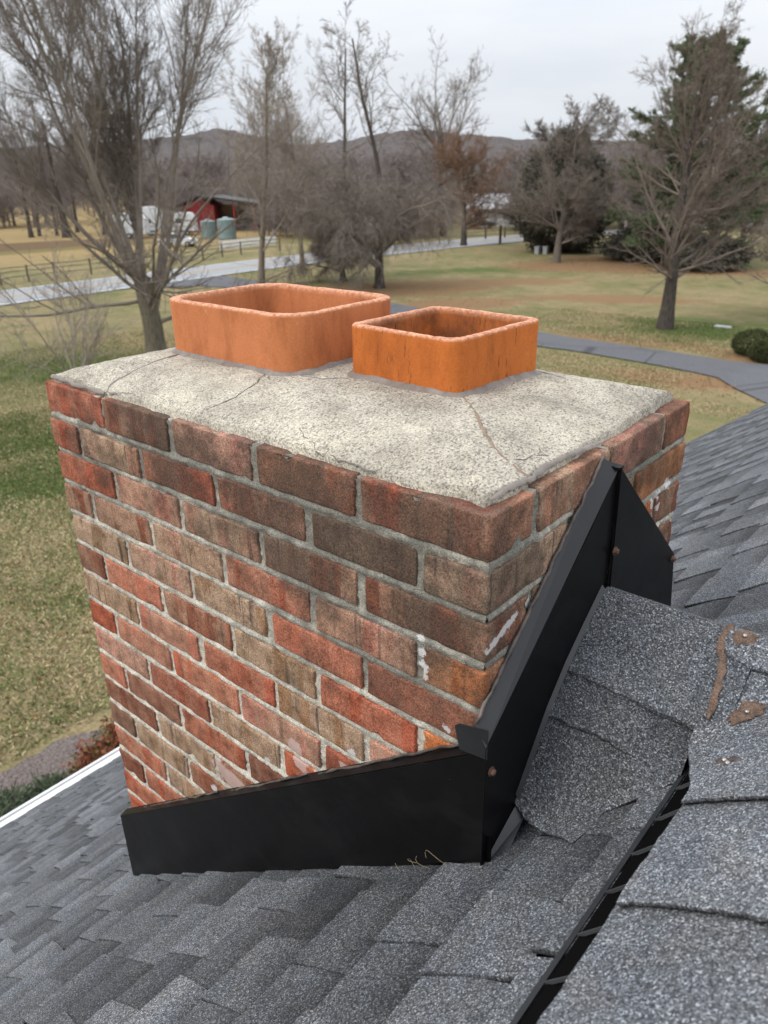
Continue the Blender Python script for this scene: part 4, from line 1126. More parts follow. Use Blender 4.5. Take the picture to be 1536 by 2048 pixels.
LOWB = dict(tip=.2, chains=[[
    (40, .24, 1.0, 46, 15, .56, .58, .32, .024, 12, .07, .055, 5, 0),
    (13, .10, 1.0, 38, 14, .44, .45, .50, .011, 8, .10, .04, 4, 0),
    (11, .08, 1.0, 40, 16, .46, .40, .60, .0080, 5, .12, .02, 3, 0),
    (4, .10, 1.0, 42, 16, .50, .40, .75, .0065, 3, .13, .01, 3, 0)],
   [(5, .17, .26, 74, 10, .36, .1, .30, .04, 10, .09, .05, 6, 0),
    (9, .15, 1.0, 42, 14, .44, .45, .50, .012, 7, .10, .03, 4, 0),
    (8, .10, 1.0, 40, 16, .46, .40, .60, .008, 4, .12, .02, 3, 0)]])
SHRUB = dict(tip=.6, chains=[[
    (16, .02, 1.0, 38, 14, .85, .2, .6, .014, 9, .09, .03, 5, .04),
    (10, .15, 1.0, 38, 14, .45, .4, .55, .009, 6, .11, .02, 4, 0),
    (8, .10, 1.0, 42, 16, .45, .4, .60, .0065, 4, .13, .01, 3, 0)]])
WOODS = dict(tip=.2, chains=[[
    (34, .05, 1.0, 46, 16, .44, .60, .36, .05, 5, .08, .06, 3, 0),
    (8, .10, 1.0, 40, 14, .50, .45, .55, .035, 3, .11, .04, 3, 0),
    (5, .15, 1.0, 42, 15, .55, .40, .65, .024, 2, .12, .03, 3, 0)]])

bare_tree("maple_tree", (-29.6, 18.4), "large bare many-stemmed tree behind the left end of the chimney", 27, 15.6, 3.4, .46, VASE, 'olive', 'grey', lean=(-.05, -.04))
bare_tree("maple_tree", (-43.5, 36.6), "bare upright tree by the driveway mouth, just right of the big left tree", 32, 15.6, 13.5, .24, UPR, 'tan', 'pale', lean=(.02, .06))
bare_tree("bare_tree", (-48.5, 45.5), "pale slim bare tree with ascending stems just right of the upright tree by the road", 43, 15.0, 12.5, .20, UPR, 'tan', 'pale')
bare_tree("tall_tree", (-63.0, 66.6), "tall thin bare tree with crooked limbs, left one of the two tall pair", 51, 22.5, 20.0, .30, SPARSE, 'dark', 'dark')
bare_tree("tall_tree", (-58.4, 68.0), "tall thin bare tree with crooked limbs, right one of the two tall pair", 58, 22.5, 20.5, .34, SPARSE, 'dark', 'dark')
bare_tree("tall_tree", (-59.5, 80.2), "tall bare tree with a rounded fan crown against the sky, right of the tall pair", 61, 22.0, 11.5, .36, FAN, 'dark', 'brown')
bare_tree("cherry_tree", (-35.6, 40.6), "broad weeping bare tree with thick dark trunk behind the flues", 71, 7.4, 3.0, .36, WEEP, 'dark', 'grey')
bare_tree("cherry_tree", (-40.3, 41.9), "small low weeping bare tree left of the broad weeping one", 72, 5.2, 2.0, .24, WEEP, 'dark', 'grey')
bare_tree("round_tree", (-33.1, 61.1), "round bushy bare tree standing in leaf litter in front of the dark yew", 81, 12.4, 10.5, .30, ROUND, 'grey', 'grey')
bare_tree("linden_tree", (-13.95, 37.4), "bare tree with stout dark trunk on the right lawn, in front of the pine", 91, 12.6, 11.0, .34, LOWB, 'dark', 'brown')
bare_tree("oak_tree", (-49.5, 70.5), "russet brown oak still holding dead leaves right of the broad weeping tree", 95, 13.5, 9.0, .30, ROUND, 'dark', 'red')
bare_tree("bare_tree", (-10.3, 45.0), "bare spreading tree cut by the right edge of the picture", 97, 8.6, 5.5, .20, LOWB, 'dark', 'brown')
bare_tree("bare_shrub", (-27.8, 13.6), "low leafless shrub on the lawn below the big left tree", 99, 5.0, .5, .07, SHRUB, 'tan', 'pale', cat="shrub")
bare_tree("bare_tree", (-41.5, 73.5), "grey bare tree behind the road left of the round bushy tree", 103, 12.5, 10.0, .22, ROUND, 'grey', 'grey')
bare_tree("bare_tree", (-20.6, 69.5), "bare grey tree between the yew and the pine", 105, 12.6, 10.2, .22, ROUND, 'grey', 'pale')

# ---- distant woods: one mass of bare trees behind the fields
def woods():
    rng = np.random.default_rng(500)
    protos = []
    for sd in range(6):
        tr, cr = tree_geo(600+sd, 14.0, 12.5, .20, WOODS, sides=5)
        protos.append(join([tr, cr]))
    for half, matn, n, sd in ((0, 'wood', 380, 1), (1, 'wood2', 190, 2)):
        parts = []
        for i in range(n):
            az = math.radians(rng.uniform(93, 172)); dmin = 150 if az > math.radians(138) else 122
            d = dmin + (rng.random()**1.7)*200
            if math.degrees(az) < 135 and not 121.5 < math.degrees(az) < 127: d -= 14
            x, y = CAM.x + d*math.cos(az), CAM.y + d*math.sin(az)
            V, F = protos[rng.integers(6)]
            k = rng.uniform(.50, .84)*(1+.12*(d-150)/200); q = rng.uniform(0, 6.28); c_, s_ = math.cos(q), math.sin(q)
            w = k*rng.uniform(1.1, 1.6)
            parts.append((np.stack([(V[:, 0]*c_-V[:, 1]*s_)*w+x, (V[:, 0]*s_+V[:, 1]*c_)*w+y, V[:, 2]*k+GZ-.1], 1), F))
        V, F = join(parts)
        setp(mk("woodland", V, F, TWIG[matn], None, True), "far-off belt of bare %s woodland below the hill" % ("grey" if half == 0 else "brown"), "woodland", kind='stuff')
    parts = []
    for n, a0, a1, d0, d1 in ((95, 127, 139, 96, 128), (60, 111, 121.5, 106, 135), (22, 139, 146, 124, 140)):
        for i in range(n):
            az = math.radians(rng.uniform(a0, a1)); d = rng.uniform(d0, d1); x, y = CAM.x + d*math.cos(az), CAM.y + d*math.sin(az)
            V, F = protos[rng.integers(6)]; k = rng.uniform(.28, .62); w = k*rng.uniform(1.2, 1.8); q = rng.uniform(0, 6.28); c_, s_ = math.cos(q), math.sin(q)
            parts.append((np.stack([(V[:, 0]*c_-V[:, 1]*s_)*w+x, (V[:, 0]*s_+V[:, 1]*c_)*w+y, V[:, 2]*k+GZ-.1], 1), F))
    V, F = join(parts)
    setp(mk("brushwood", V, F, TWIG['wood'], None, True), "thicket of low bare trees and brush just beyond the road", "brush", kind='stuff')
woods()

# ---- evergreens
def leaf_quads(rng, C, D, ln, wd):
    """thin leaf blades at C pointing along D"""
    N = len(C); D = nrmz(D); ref = nrmz(rng.normal(0, 1, (N, 3))); S_ = nrmz(np.cross(D, ref))
    ln = np.broadcast_to(ln, (N,))[:, None]; wd = np.broadcast_to(wd, (N,))[:, None]
    V = np.stack([C-S_*wd*.5, C+D*ln*.55-S_*wd, C+D*ln, C+D*ln*.55+S_*wd], 1).reshape(-1, 3)
    return V, (np.arange(N)*4)[:, None]+np.arange(4)[None]
def foliage(name, a, b, c=None, sc=3.0):
    t = MT(name, .75, .25); co = t.co()
    f = t.noise(co, sc, 4, .7)
    t.col(t.mix(t.ramp(f, [(.32, 0), (.68, 1)]), a, b))
    return t.m
M['pine'] = foliage("pine_needles", (.072, .100, .052), (.15, .185, .092), sc=1.2)
M['yew'] = foliage("yew_needles", (.060, .058, .044), (.120, .108, .082), sc=1.0)
M['box'] = foliage("boxwood_leaves", (.030, .040, .014), (.080, .090, .030), sc=6)
M['juniper'] = foliage("juniper_needles", (.045, .062, .036), (.12, .15, .085), sc=5)
M['nandr'] = foliage("red_leaves", (.20, .050, .030), (.26, .10, .055), sc=5)
M['nandg'] = foliage("olive_leaves", (.10, .085, .022), (.17, .14, .05), sc=5)

def pine(pos, H, label, seed):
    rng = np.random.default_rng(seed); p = np.array([pos[0], pos[1], GZ-.05])
    o = thing("pine_tree", tuple(p), label, "tree")
    P, R = grow(rng, np.zeros((1, 3)), np.array([[0, 0, 1.0]]), np.array([H*.97]), np.array([.33]), 12, .012, .05, .12)
    V, F = tubes(P, R, 10); mk("trunk", V+p, F, BARK['dark'], o, True)
    n = 120; zf = np.sort(rng.uniform(.04, .985, n)); zi = np.minimum((zf*12).astype(int), 11); w = (zf*12-zi)[:, None]
    st = P[0, zi]*(1-w)+P[0, zi+1]*w
    prof = np.interp(zf, [0, .10, .30, .55, .75, .9, 1], [.33, .40, .40, .38, .31, .18, .03])*H*.90*rng.uniform(.62, 1.12, n)
    az = np.arange(n)*2.4+rng.normal(0, .5, n); el = np.interp(zf, [0, .5, 1], [-.05, .18, .75])+rng.normal(0, .10, n)
    di = np.stack([np.cos(az)*np.cos(el), np.sin(az)*np.cos(el), np.sin(el)], 1)
    P1, R1 = grow(rng, st, di, prof, np.full(n, .045)+prof*.006, 8, .05, .035, .3)
    s2, d2, l2, r2 = kids(rng, P1, R1, prof, 13, .22, 1.0, 48, 12, .34, .45, .45, .014)
    d2[:, 2] = d2[:, 2]*.35+.12
    P2, R2 = grow(rng, s2, d2, l2, r2, 5, .08, .05, .4)
    V, F = join([tubes(P1, R1, 5), tubes(P2, R2, 3)]); mk("branch_work", V+p, F, BARK['dark'], o, True)
    # needle tufts toward branch ends
    C = []
    for PP, reps, t0 in ((P2, 20, .15), (P1, 22, .5)):
        N, m, _ = PP.shape; tt = rng.uniform(t0, 1, (N, reps))*(m-1); i = np.minimum(tt.astype(int), m-2); w = (tt-i)[..., None]; a = np.arange(N)[:, None]
        pos = PP[a, i]*(1-w)+PP[a, i+1]*w; tan = nrmz(PP[a, i+1]-PP[a, i])
        C.append((pos.reshape(-1, 3), tan.reshape(-1, 3)))
    c = np.concatenate([x[0] for x in C]); tn = np.concatenate([x[1] for x in C])
    c = np.repeat(c, 4, 0); tn = np.repeat(tn, 4, 0)
    d = tn*.9+rng.normal(0, .55, c.shape)+np.array([0, 0, .25])
    V, F = leaf_quads(rng, c+rng.normal(0, .06, c.shape), d, rng.uniform(.18, .38, len(c)), .034)
    mk("crown", V+p, F, M['pine'], o)
pine((-23.4, 65.0), 16.2, "tall broad green pine behind the bare tree on the right lawn", 7)

def bush(name, pos, rx, rz, n, ln, wd, mat, label, cat, seed, lump=.18, shell=.55, base=.0, skirt=1.0, parent=None, group=None, stem=True, shape=None):
    rng = np.random.default_rng(seed); p = np.array([pos[0], pos[1], GZ-.02])
    o = parent or thing(name, tuple(p), label, cat, group)
    d = nrmz(rng.normal(0, 1, (n, 3))); d[:, 2] = np.where(d[:, 2] < 0, d[:, 2]*.62*skirt, d[:, 2])
    ph = rng.uniform(0, 6, 6)
    az = np.arctan2(d[:, 1], d[:, 0]); el = d[:, 2]
    k = 1+lump*(np.sin(3*az+ph[0]+2*el)*.5+np.sin(5*az+ph[1]-4*el)*.35+np.sin(9*az+7*el+ph[2])*.3+np.sin(4*el*3+ph[3]+2*az)*.4)
    r = (shell+(1-shell)*rng.random(n)**.5)*k
    c = d*r[:, None]*np.array([rx, rx, rz*.62]); c[:, 2] += rz*.38+base
    if shape is not None:
        t = np.clip(c[:, 2]/rz, 0, 1.2); sc = shape(t); c[:, 0] *= sc; c[:, 1] *= sc
    c[:, 2] = np.maximum(c[:, 2], .03)
    V, F = leaf_quads(rng, c, d+rng.normal(0, .7, d.shape), ln*rng.uniform(.6, 1.3, n), wd)
    mk("foliage", V+p, F, mat, o)
    if stem:
        k_ = 7; a = rng.uniform(0, 6.28, k_); dd = np.stack([np.cos(a)*.6, np.sin(a)*.6, np.ones(k_)], 1)
        P, R = grow(rng, np.zeros((k_, 3)), dd, np.full(k_, rz*.7), np.full(k_, rx*.035), 5, .1, 0, .4)
        V, F = tubes(P, R, 5); mk("stem", V+p, F, BARK['dark'], o, True)
    return o
bush("yew_tree", (-37.4, 70.0), 4.7, 10.6, 42000, .34, .075, M['yew'], "broad dark evergreen yew behind the round bushy bare tree", "tree", 3, .16, .5, shape=lambda t: np.interp(t, [0, .2, .5, .8, 1.1], [.95, 1.02, .98, .80, .5]))
bush("boxwood_shrub", (-8.75, 33.95), .88, 1.05, 9000, .075, .02, M['box'], "clipped round green boxwood, the larger one, beside the driveway", "shrub", 4, .06, .75)
bush("boxwood_shrub", (-7.95, 33.0), .72, .85, 7000, .075, .02, M['box'], "clipped round green boxwood, the smaller one nearer the driveway", "shrub", 5, .06, .75)
bush("evergreen_shrub", (-27.6, 66.8), 3.6, 2.8, 12000, .28, .06, M['yew'], "low dark evergreen under the left side of the pine", "shrub", 15, .22, .5)
bush("evergreen_shrub", (-21.0, 63.0), 3.2, 2.4, 11000, .28, .06, M['yew'], "low dark evergreen under the right side of the pine", "shrub", 16, .22, .5)
for k, (x, y, r, h) in enumerate(((-7.75, .75, .50, .45), (-7.6, 1.4, .52, .52), (-7.5, 2.05, .42, .42))):
    bush("juniper_shrub", (x, y), r, h, 5200, .11, .010, M['juniper'], ("dark green juniper in the mulch bed below the gutter, nearest the picture's left edge", "dark green juniper in the mulch bed below the gutter, middle one", "dark green juniper beside the red shrub below the gutter")[k], "shrub", 30+k, .28, .35)
nd = bush("nandina_shrub", (-7.6, 2.75), .34, .58, 2000, .07, .018, M['nandr'], "red and green leafed shrub by the brick chimney below the gutter", "shrub", 41, .35, .3)
bush("x", (-7.6, 2.75), .34, .58, 1300, .07, .018, M['nandg'], "", "", 42, .4, .2, parent=nd, stem=False)
nd = bush("nandina_shrub", (-7.7, 3.2), .32, .75, 1500, .07, .018, M['nandr'], "taller red leafed shrub partly hidden behind the chimney's left edge", "shrub", 43, .35, .3)
bush("x", (-7.7, 3.2), .32, .72, 1300, .07, .018, M['nandg'], "", "", 44, .4, .2, parent=nd, stem=False)

# ---- fences
def rail_fence(name, pts, label, h=1.25, rails=(.45, .85, 1.15), pr=.075, rr_=.05, step=2.7, mat=None, group=None):
    o = thing(name, (pts[0][0], pts[0][1], GZ), label, "fence", group)
    P = []
    for a, b in zip(pts[:-1], pts[1:]):
        L_ = math.hypot(b[0]-a[0], b[1]-a[1]); n = max(1, round(L_/step))
        P += [(a[0]+(b[0]-a[0])*k/n, a[1]+(b[1]-a[1])*k/n) for k in range(n)]
    P.append(pts[-1]); rng = random.Random(len(P))
    for x, y in P:
        g = G(); t = rng.uniform(-.03, .03); g.tube([(x, y, GZ-.1), (x+t, y, GZ+h*.6), (x+t*1.5, y-t, GZ+h), (x+t*1.5, y-t, GZ+h+.03)], [pr, pr, pr*.95, pr*.5], 7)
        g.mk("post", mat or M['wood_dark'], o)
    for (a, b) in zip(P[:-1], P[1:]):
        for z in rails:
            g = G(); j = [rng.uniform(-.04, .04) for _ in range(3)]
            g.tube([(a[0], a[1], GZ+z+j[0]), ((a[0]+b[0])/2, (a[1]+b[1])/2, GZ+z+j[1]), (b[0], b[1], GZ+z+j[2])], [rr_*.7, rr_, rr_*.7], 6, flat=.7)
            g.mk("rail", mat or M['wood_dark'], o)
    return o
rail_fence("rail_fence", [(-60.5, 18), (-61.3, 25.8), (-61.7, 30.4), (-61.5, 36.7)], "weathered split rail fence along the far side of the road at the left edge")
rail_fence("rail_fence", [(-62.0, 40.6), (-63.1, 46.2), (-63.8, 51.5), (-63.4, 56.5)], "weathered split rail fence across the road in front of the farmyard")
rail_fence("rail_fence", [(-53.6, 76.8), (-50.2, 84.0), (-46.5, 92)], "dark post and rail fence past the far road bend, in front of the white house", pr=.11)
g = G(); g.tube([(-47.27, 74.24, GZ-.1), (-47.27, 74.24, GZ+1.5), (-47.25, 74.24, GZ+1.95)], [.16, .15, .12], 8)
setp(g.mk("wooden_post", M['wood_dark']), "single dark wooden post standing by the road in front of the white house", "post")
pf = thing("picket_fence", (-70.1, 54.8, GZ), "low white picket fence on the farmyard side of the road", "fence")
g = G()
for k in range(46):
    y = 53.6+k*.18; g.prism([(-70, y, GZ), (-70, y+.10, GZ), (-70, y+.10, GZ+.85), (-70, y+.05, GZ+.95), (-70, y, GZ+.85)], (.03, 0, 0))
g.mk("pickets", M['white'], pf)
for z in (.25, .65):
    g = G(); g.box(-69.969, -69.93, 53.55, 61.9, GZ+z, GZ+z+.09); g.mk("rail", M['white'], pf)

# ---- farm buildings across the road
def mat_(name, c, **k): M[name] = plain(name, c, **k); return M[name]
mat_('barn_red', (.24, .035, .032), rough=.85, var=.25, sc=1.5); mat_('roof_grey', (.085, .085, .085), rough=.7, var=.2, sc=1.0)
mat_('roof_dark', (.055, .050, .050), rough=.9, var=.3, sc=1.0); mat_('tan_wood', (.36, .25, .15), rough=.9, var=.25, sc=1.0)
mat_('cream', (.60, .55, .46), rough=.8, var=.1); mat_('glass', (.03, .035, .04), rough=.15, spec=.6, var=.2); mat_('tank_green', (.19, .255, .25), rough=.5, var=.12, sc=1)
mat_('tyre', (.02, .02, .02), rough=.9, var=.2); mat_('offwhite', (.58, .59, .59), rough=.45, spec=.4, var=.08, sc=1); mat_('trim_grey', (.30, .31, .32), rough=.5, var=.1)
mat_('junk', (.14, .12, .11), rough=.9, var=.5, sc=4)

class Frame:
    """local frame: u along the facade (rightwards for the viewer), w away from the viewer"""
    def __init__(s, x, y, a): s.o = Vector((x, y, GZ)); s.u = Vector((math.cos(a), math.sin(a), 0)); s.w = Vector((-math.sin(a), math.cos(a), 0))
    def p(s, u, w, z): return s.o + s.u*u + s.w*w + Vector((0, 0, z))
def fbox(fr, u0, u1, w0, w1, z0, z1, g=None):
    g = g or G(); c = fr.p((u0+u1)/2, (w0+w1)/2, (z0+z1)/2)
    g.obox(c, fr.u, (u1-u0)/2, fr.w, (w1-w0)/2, (0, 0, 1), (z1-z0)/2); return g
FA = math.radians(40)      # facades face back towards the viewer
b = Frame(-96.0, 70.5, FA)
barn = thing("red_barn", tuple(b.o), "red barn with low dark roof and an open wooden bay, across the road", "barn")
fbox(b, -2.3, 2.3, 0, 7, 0, 3.5).mk("wall", M['barn_red'], barn)
g = G(); g.prism([b.p(-2.3, 0, 3.5), b.p(2.3, 0, 3.5), b.p(.4, 0, 4.5)], b.w*7); g.mk("gable", M['barn_red'], barn)
g = G()
g.prism([b.p(-3.3, -.6, 3.35), b.p(.4, -.6, 4.75), b.p(.4, -.6, 4.92), b.p(-3.35, -.6, 3.52)], b.w*8.2)
g.prism([b.p(.403, -.6, 4.75), b.p(8.6, -.6, 3.6), b.p(8.6, -.6, 3.77), b.p(.403, -.6, 4.92)], b.w*8.2)
g.mk("roof", M['roof_dark'], barn)
g = G(); g.prism([b.p(2.6, -.7, 4.62), b.p(8.8, -.7, 3.72), b.p(8.8, 3.5, 3.95), b.p(2.6, 3.5, 4.86)], (0, 0, .06)); g.mk("roof_sheet", M['roof_grey'], barn)
fbox(b, 2.31, 8.2, 5.0, 5.3, 0, 3.5).mk("bay_wall", M['tan_wood'], barn)
for u in (5.2, 8.1): fbox(b, u-.12, u+.12, -.2, .04, 0, 4.0).mk("post", M['barn_red'], barn)
fbox(b, 3.0, 7.6, 2.2, 4.6, 0, 1.4).mk("stack", M['junk'], barn)
fbox(b, -1.2, .9, -.06, -.003, .02, 2.4).mk("door", mat_('barn_door', (.20, .028, .028), rough=.85), barn)

def round_tank(x, y, r, h, label):
    o = thing("water_tank", (x, y, GZ), label, "tank", None)
    g = G(); g.tube([(x, y, GZ+.05), (x, y, GZ+h*.3), (x, y, GZ+h*.62), (x, y, GZ+h), (x, y, GZ+h+.12*r)], [r, r*1.0, r, r, r*.55], 24); g.mk("body", M['tank_green'], o)
    for z in (.06, .36, .66, .95):
        g = G(); g.tube([(x, y, GZ+h*z-.05), (x, y, GZ+h*z+.05)], [r*1.025]*2, 24); g.mk("band", M['tank_green'], o)
    g = G(); g.tube([(x, y, GZ+h+.1*r), (x, y, GZ+h+.1*r+.14), (x, y, GZ+h+.1*r+.18)], [r*.3, r*.3, r*.2], 14); g.mk("lid", mat_('tank_lid', (.42, .46, .47), rough=.5), o)
round_tank(-81.5, 63.9, 1.15, 2.35, "grey green round water tank in front of the barn, the larger right-hand one")
round_tank(-84.6, 63.4, .95, 2.1, "grey green round water tank behind the larger one by the barn")

def camper(x, y, a, L_, Wd, H, label, seed):
    f = Frame(x, y, a); o = thing("camper_trailer", tuple(f.o), label, "trailer", "white trailers parked by the barn")
    g = G(); r = .35
    prof_ = [(0, .6), (L_, .6), (L_, H-.7), (L_-.5, H-.05), (L_-.9, H), (.4, H), (0, H-.3)]
    g.prism([f.p(u, 0, z) for u, z in prof_], f.w*Wd); g.mk("body", M['offwhite'], o)
    for u0, u1, z0, z1 in ((.6, 1.5, 1.6, 2.2), (2.9, 4.0, 1.6, 2.2)):
        if u1 < L_-.2: 
            w_ = fbox(f, u0, u1, -.03, -.002, z0, z1).mk("window", M['glass'], o)
    fbox(f, 1.9, 2.55, -.03, -.002, .65, 2.4).mk("door", mat_('camper_door', (.58, .59, .60), rough=.5), o)
    fbox(f, .05, L_-.1, -.02, -.0025, 1.15, 1.3).mk("stripe", M['trim_grey'], o)
    for u in (L_*.48, L_*.66):
        g = G(); c = f.p(u, -.06, .36); g.tube([c, c+f.w*.22], [.36, .36], 18); wh = g.mk("wheel", M['tyre'], o)
        g = G(); c = f.p(u, -.075, .36); g.tube([c, c+f.w*.03], [.2, .2], 14); g.mk("rim", M['trim_grey'], wh)
    g = G(); g.prism([f.p(L_, .3, .55), f.p(L_+1.1, Wd/2, .55), f.p(L_, Wd-.3, .55)], (0, 0, .12)); g.mk("tow_bar", M['trim_grey'], o)
    return o
camper(-96.0, 56.6, FA, 4.2, 2.3, 3.1, "white camper trailer at the farmyard's left end, leftmost behind the big tree", 1)
camper(-97.3, 61.6, FA, 2.6, 2.4, 3.7, "taller white box trailer between the camper and the red barn", 2)
camper(-93.4, 64.0, FA, 3.0, 2.2, 2.9, "small white camper parked against the red barn's left side", 3)

def car(x, y, a, label, paint, group=None):
    f = Frame(x, y, a); o = thing("parked_car", tuple(f.o), label, "car", group)
    Lc, Wc = 4.4, 1.75
    def shell(prof_, i0, i1):
        g = G(); n = len(prof_)
        V = []
        for w, k in ((0, 0), (.12, 1), (Wc-.12, 1), (Wc, 0)):
            for (u, z) in prof_:
                cu = sum(q[0] for q in prof_)/n; cz = sum(q[1] for q in prof_)/n
                s_ = 1.0 if k else .95; V.append(f.p(cu+(u-cu)*s_, w, cz+(z-cz)*s_))
        F = [(j*n+i, j*n+(i+1) % n, (j+1)*n+(i+1) % n, (j+1)*n+i) for j in range(3) for i in range(n)] + [tuple(range(n))[::-1], tuple(3*n+i for i in range(n))]
        g.add(V, F); return g
    shell([(0, .35), (4.4, .35), (4.45, .62), (4.3, .82), (3.3, .95), (.9, .97), (.12, .9), (0, .7)], 0, 0).mk("body", paint, o)
    g = G(); gl = G()
    cab = [(.75, .95), (3.3, .94), (2.55, 1.42), (1.35, 1.44)]
    n = 4; V = [f.p(u, w + (0 if z < 1 else (.16 if w < 1 else -.16)), z) for w in (.10, Wc-.10) for u, z in cab]
    gl.add(V, [(3, 2, 1, 0), (4, 5, 6, 7), (0, 1, 5, 4), (1, 2, 6, 5), (3, 0, 4, 7)]); gl.mk("window", M['glass'], o)
    g.prism([f.p(1.3, .25, 1.445), f.p(2.6, .25, 1.425), f.p(2.6, Wc-.25, 1.425), f.p(1.3, Wc-.25, 1.445)], (0, 0, .035)); g.mk("roof", paint, o)
    for u in (.85, 3.55):
        for w in (-.01, Wc-.19):
            g = G(); c = f.p(u, w, .32); g.tube([c, c+f.w*.2], [.32, .32], 18); wh = g.mk("wheel", M['tyre'], o)
            g = G(); c = f.p(u, w-.012, .32); g.tube([c, c+f.w*.03], [.19, .19], 14); g.mk("rim", M['trim_grey'], wh)
    for w in (.12, Wc-.42):
        fbox(f, 4.36, 4.455, w, w+.3, .62, .74).mk("headlight", M['glass'], o)
        fbox(f, -.02, .05, w, w+.3, .68, .8).mk("tail_light", mat_('tail_light', (.3, .02, .02), rough=.3), o)
    return o
car(-79.0, 51.8, math.radians(35), "white car parked in the farmyard in front of the trailers", M['offwhite'])
car(-98.5, 84.2, math.radians(38), "pale car parked right of the red barn, seen through branches", M['offwhite'])
car(-65.2, 92.4, math.radians(20), "dark car parked beside the white house", mat_('dark_paint', (.03, .032, .035), rough=.35, spec=.5))

def cottage(name, x, y, a, L_, D, hw, hr, wallm, roofm, label, wins, door=None, porch=0):
    f = Frame(x, y, a); o = thing(name, tuple(f.o), label, "house")
    fbox(f, 0, L_, 0, D, 0, hw).mk("wall", wallm, o)
    g = G(); g.prism([f.p(.003, -.003, hw), f.p(.003, D+.003, hw), f.p(.003, D/2, hw+hr)], f.u*(L_-.006)); g.mk("gable", wallm, o)
    g = G()
    g.prism([f.p(-.4, -.5, hw-.2), f.p(-.4, D/2, hw+hr+.02), f.p(-.4, D/2, hw+hr+.22), f.p(-.4, -.5, hw+.02)], f.u*(L_+.8))
    g.prism([f.p(-.4, D+.5, hw-.2), f.p(-.4, D/2+.003, hw+hr+.02), f.p(-.4, D/2+.003, hw+hr+.22), f.p(-.4, D+.5, hw+.02)], f.u*(L_+.8))
    rf = g.mk("roof", roofm, o)
    fbox(f, L_*.7, L_*.7+.7, D/2-.35, D/2+.35, hw+hr-.4, hw+hr+1.0).mk("chimney_stack", M['barn_red'], rf)
    for u0, u1, z0, z1 in wins:
        w_ = fbox(f, u0-.08, u1+.08, -.05, -.003, z0-.08, z1+.08).mk("window", M['white'], o)
        fbox(f, u0, u1, -.075, -.052, z0, z1).mk("pane", M['glass'], w_)
    if door: fbox(f, door, door+.95, -.06, -.003, .05, 2.15).mk("door", M['trim_grey'], o)
    if porch:
        for k in range(porch):
            u = L_*.25+k*L_*.5/(max(1, porch-1)); fbox(f, u-.18, u+.18, -1.9, -1.55, 0, hw-.25).mk("porch_post", M['cream'], o)
        g = G(); g.prism([f.p(0, -2.2, hw-.25), f.p(L_, -2.2, hw-.25), f.p(L_, -.06, hw+.1), f.p(0, -.06, hw+.1)], (0, 0, .12)); g.mk("porch_roof", roofm, o)
    return o
cottage("ranch_house", -67.0, 96.2, math.radians(22), 9.5, 7.0, 2.5, 1.6, M['offwhite'], mat_('pale_roof', (.50, .51, .53), rough=.6), "low white house with pale roof beyond the road, between the trees", ((1.0, 2.2, 1.0, 2.0), (5.2, 6.4, 1.0, 2.0), (7.2, 8.2, 1.0, 2.0)), 3.4)
cottage("farm_house", -100.5, 93.5, math.radians(40), 9.0, 7.0, 2.9, 1.9, mat_('taupe', (.30, .26, .22)), mat_('brown_roof', (.16, .14, .13), rough=.9), "brown farmhouse with pale porch posts, right of the red barn", ((1.2, 2.1, 1.0, 2.1), (6.9, 7.8, 1.0, 2.1)), 4.0, 3)
g = G()
rng = random.Random(3)
for k, (x, y) in enumerate(((-38.25, 66.75), (-37.55, 67.1))):
    g = G(); g.box(x-.22, x+.22, y-.22, y+.22, GZ, GZ+.62); g.box(x-.25, x+.25, y-.25, y+.25, GZ+.622, GZ+.70)
    setp(g.mk("utility_box", M['trim_grey']), "small pale utility box on the leaf litter at the yew's foot, " + ("left one" if k == 0 else "right one"), "utility box")
g = G(); g.box(-12.15, -11.35, 39.1, 39.4, GZ+.01, GZ+.07); g.box(-12.1, -11.4, 39.13, 39.37, GZ+.0705, GZ+.10)
setp(g.mk("well_cover", mat_('pale_stone', (.42, .43, .42))), "flat pale slab lying in the grass on the right lawn", "slab")
# trees standing along the far edge of the left field
for k, (x, y, H, r) in enumerate(((-110.0, 52.2, 15, .30), (-111.8, 54.3, 14, .22), (-110.2, 56.1, 15, .20), (-105.0, 54.8, 17, .52), (-113.4, 61.0, 15, .24), (-104.3, 60.1, 16, .26))):
    bare_tree("field_tree", (x, y), ("leaning bare tree at the left of the row across the field", "slim bare tree second from the left in the row across the field", "thin bare tree just left of the thick trunk across the field", "bare tree with the thickest trunk in the row across the field", "bare tree right of the thick trunk across the field", "bare tree at the right end of the row, beside the camper")[k], 200+k, H, H*.85, r, SPARSE if k % 2 else UPR, 'dark', 'wood')

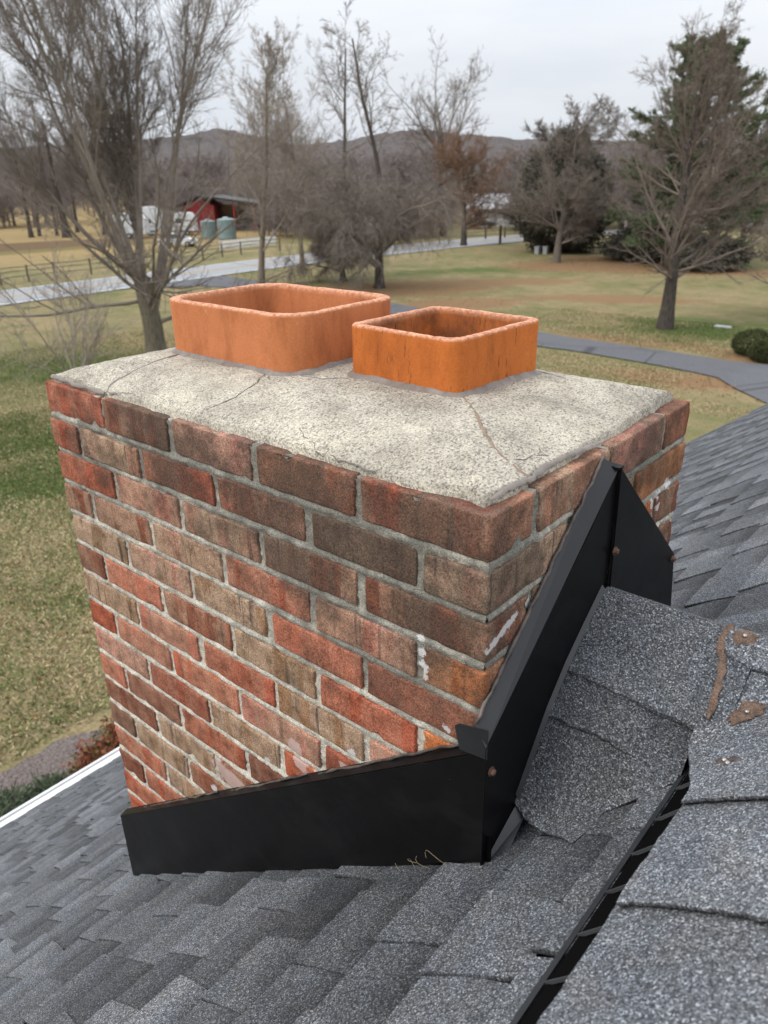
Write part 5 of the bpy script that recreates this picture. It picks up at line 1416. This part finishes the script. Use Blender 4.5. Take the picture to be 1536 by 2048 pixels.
# ---- winter grass and fallen leaves on the lawn, too many to count
GREENS = ((-18.6, 6.9, 3.6, 2.4, .35), (-31, 14.5, 6, 4.5, .4), (-12.5, 38, 6, 5, .3), (-22, 9, 4, 3, .4), (-33, 42, 5, 3, .8))
def scatter_grass():
    rng = np.random.default_rng(900); C = []
    for n, (x0, x1, y0, y1) in ((150000, (-26, -8.9, 1.2, 13.5)), (60000, (-36, -20, 6, 22)), (80000, (-21, -6, 24, 40))):
        C.append(np.stack([rng.uniform(x0, x1, n), rng.uniform(y0, y1, n)], 1))
    C = np.concatenate(C)
    # keep off the drive
    dp = np.array(DP); keep = np.ones(len(C), bool)
    for a, b in zip(dp[:-1], dp[1:]):
        ab = b-a; t_ = np.clip(((C-a)@ab)/(ab@ab), 0, 1); keep &= np.linalg.norm(C-(a+t_[:, None]*ab), axis=1) > 1.75
    keep &= ~((C[:, 0] > -9.4) & (C[:, 1] > 25.5) & (C[:, 1] < 33.4)); C = C[keep]
    f = np.array([mnoise.fractal((x*.55, y*.55, 3), 1.0, 2.1, 4) for x, y in C])*.5
    g = f.copy()
    for x, y, rx, ry, a in GREENS:
        c_, s_ = math.cos(a), math.sin(a); dx, dy = C[:, 0]-x, C[:, 1]-y
        g += .75*np.maximum(0, 1-np.hypot((dx*c_+dy*s_)/rx, (-dx*s_+dy*c_)/ry))
    gp = 1/(1+np.exp(-(g-.26)*6)); green = rng.random(len(C)) < gp
    N = len(C); D = np.stack([rng.normal(0, .8, N), rng.normal(0, .8, N), np.where(green, .9, .55)], 1)
    V, F = leaf_quads(rng, np.concatenate([C, np.full((N, 1), GZ)], 1), D, rng.uniform(.05, .11, N), np.where(green, .012, .011))
    col = np.where(green[:, None], np.array([.115, .150, .045]), np.array([.400, .325, .185]))*rng.uniform(.6, 1.35, (N, 1))
    A = np.repeat(np.concatenate([col, np.ones((N, 1))], 1), 4, 0)
    t = MT("grass_blades", .8, .2); t.col(t.attr('tone'))
    setp(mk("grass", V, F, t.m, None, False, attr=A), "short winter grass, straw and green, over the lawn", "grass", kind='stuff')
    n = 6500
    L_ = np.concatenate([np.stack([rng.uniform(-25, -8.9, 1500), rng.uniform(1, 13, 1500)], 1), rng.normal((-31, 60), (7, 4), (1600, 2)), rng.normal((-23, 61), (5, 3), (1200, 2)), rng.normal((-13.4, 33.9), (3.5, .9), (500, 2)), rng.normal((-10, 27.6), (2.5, 1.1), (900, 2)), rng.normal((-27, 38), (4.5, 3), (800, 2))])
    N = len(L_); D = np.stack([rng.normal(0, 1, N), rng.normal(0, 1, N), rng.uniform(.0, .35, N)], 1)
    V, F = leaf_quads(rng, np.concatenate([L_, np.full((N, 1), GZ+.03)], 1), D, rng.uniform(.05, .10, N), rng.uniform(.018, .035, N))
    col = np.array([.27, .15, .075])*rng.uniform(.6, 1.6, (N, 1)); A = np.repeat(np.concatenate([col, np.ones((N, 1))], 1), 4, 0)
    setp(mk("fallen_leaves", V, F, t.m, None, False, attr=A), "scattered dry brown leaves lying on the lawn", "leaves", kind='stuff')
scatter_grass()
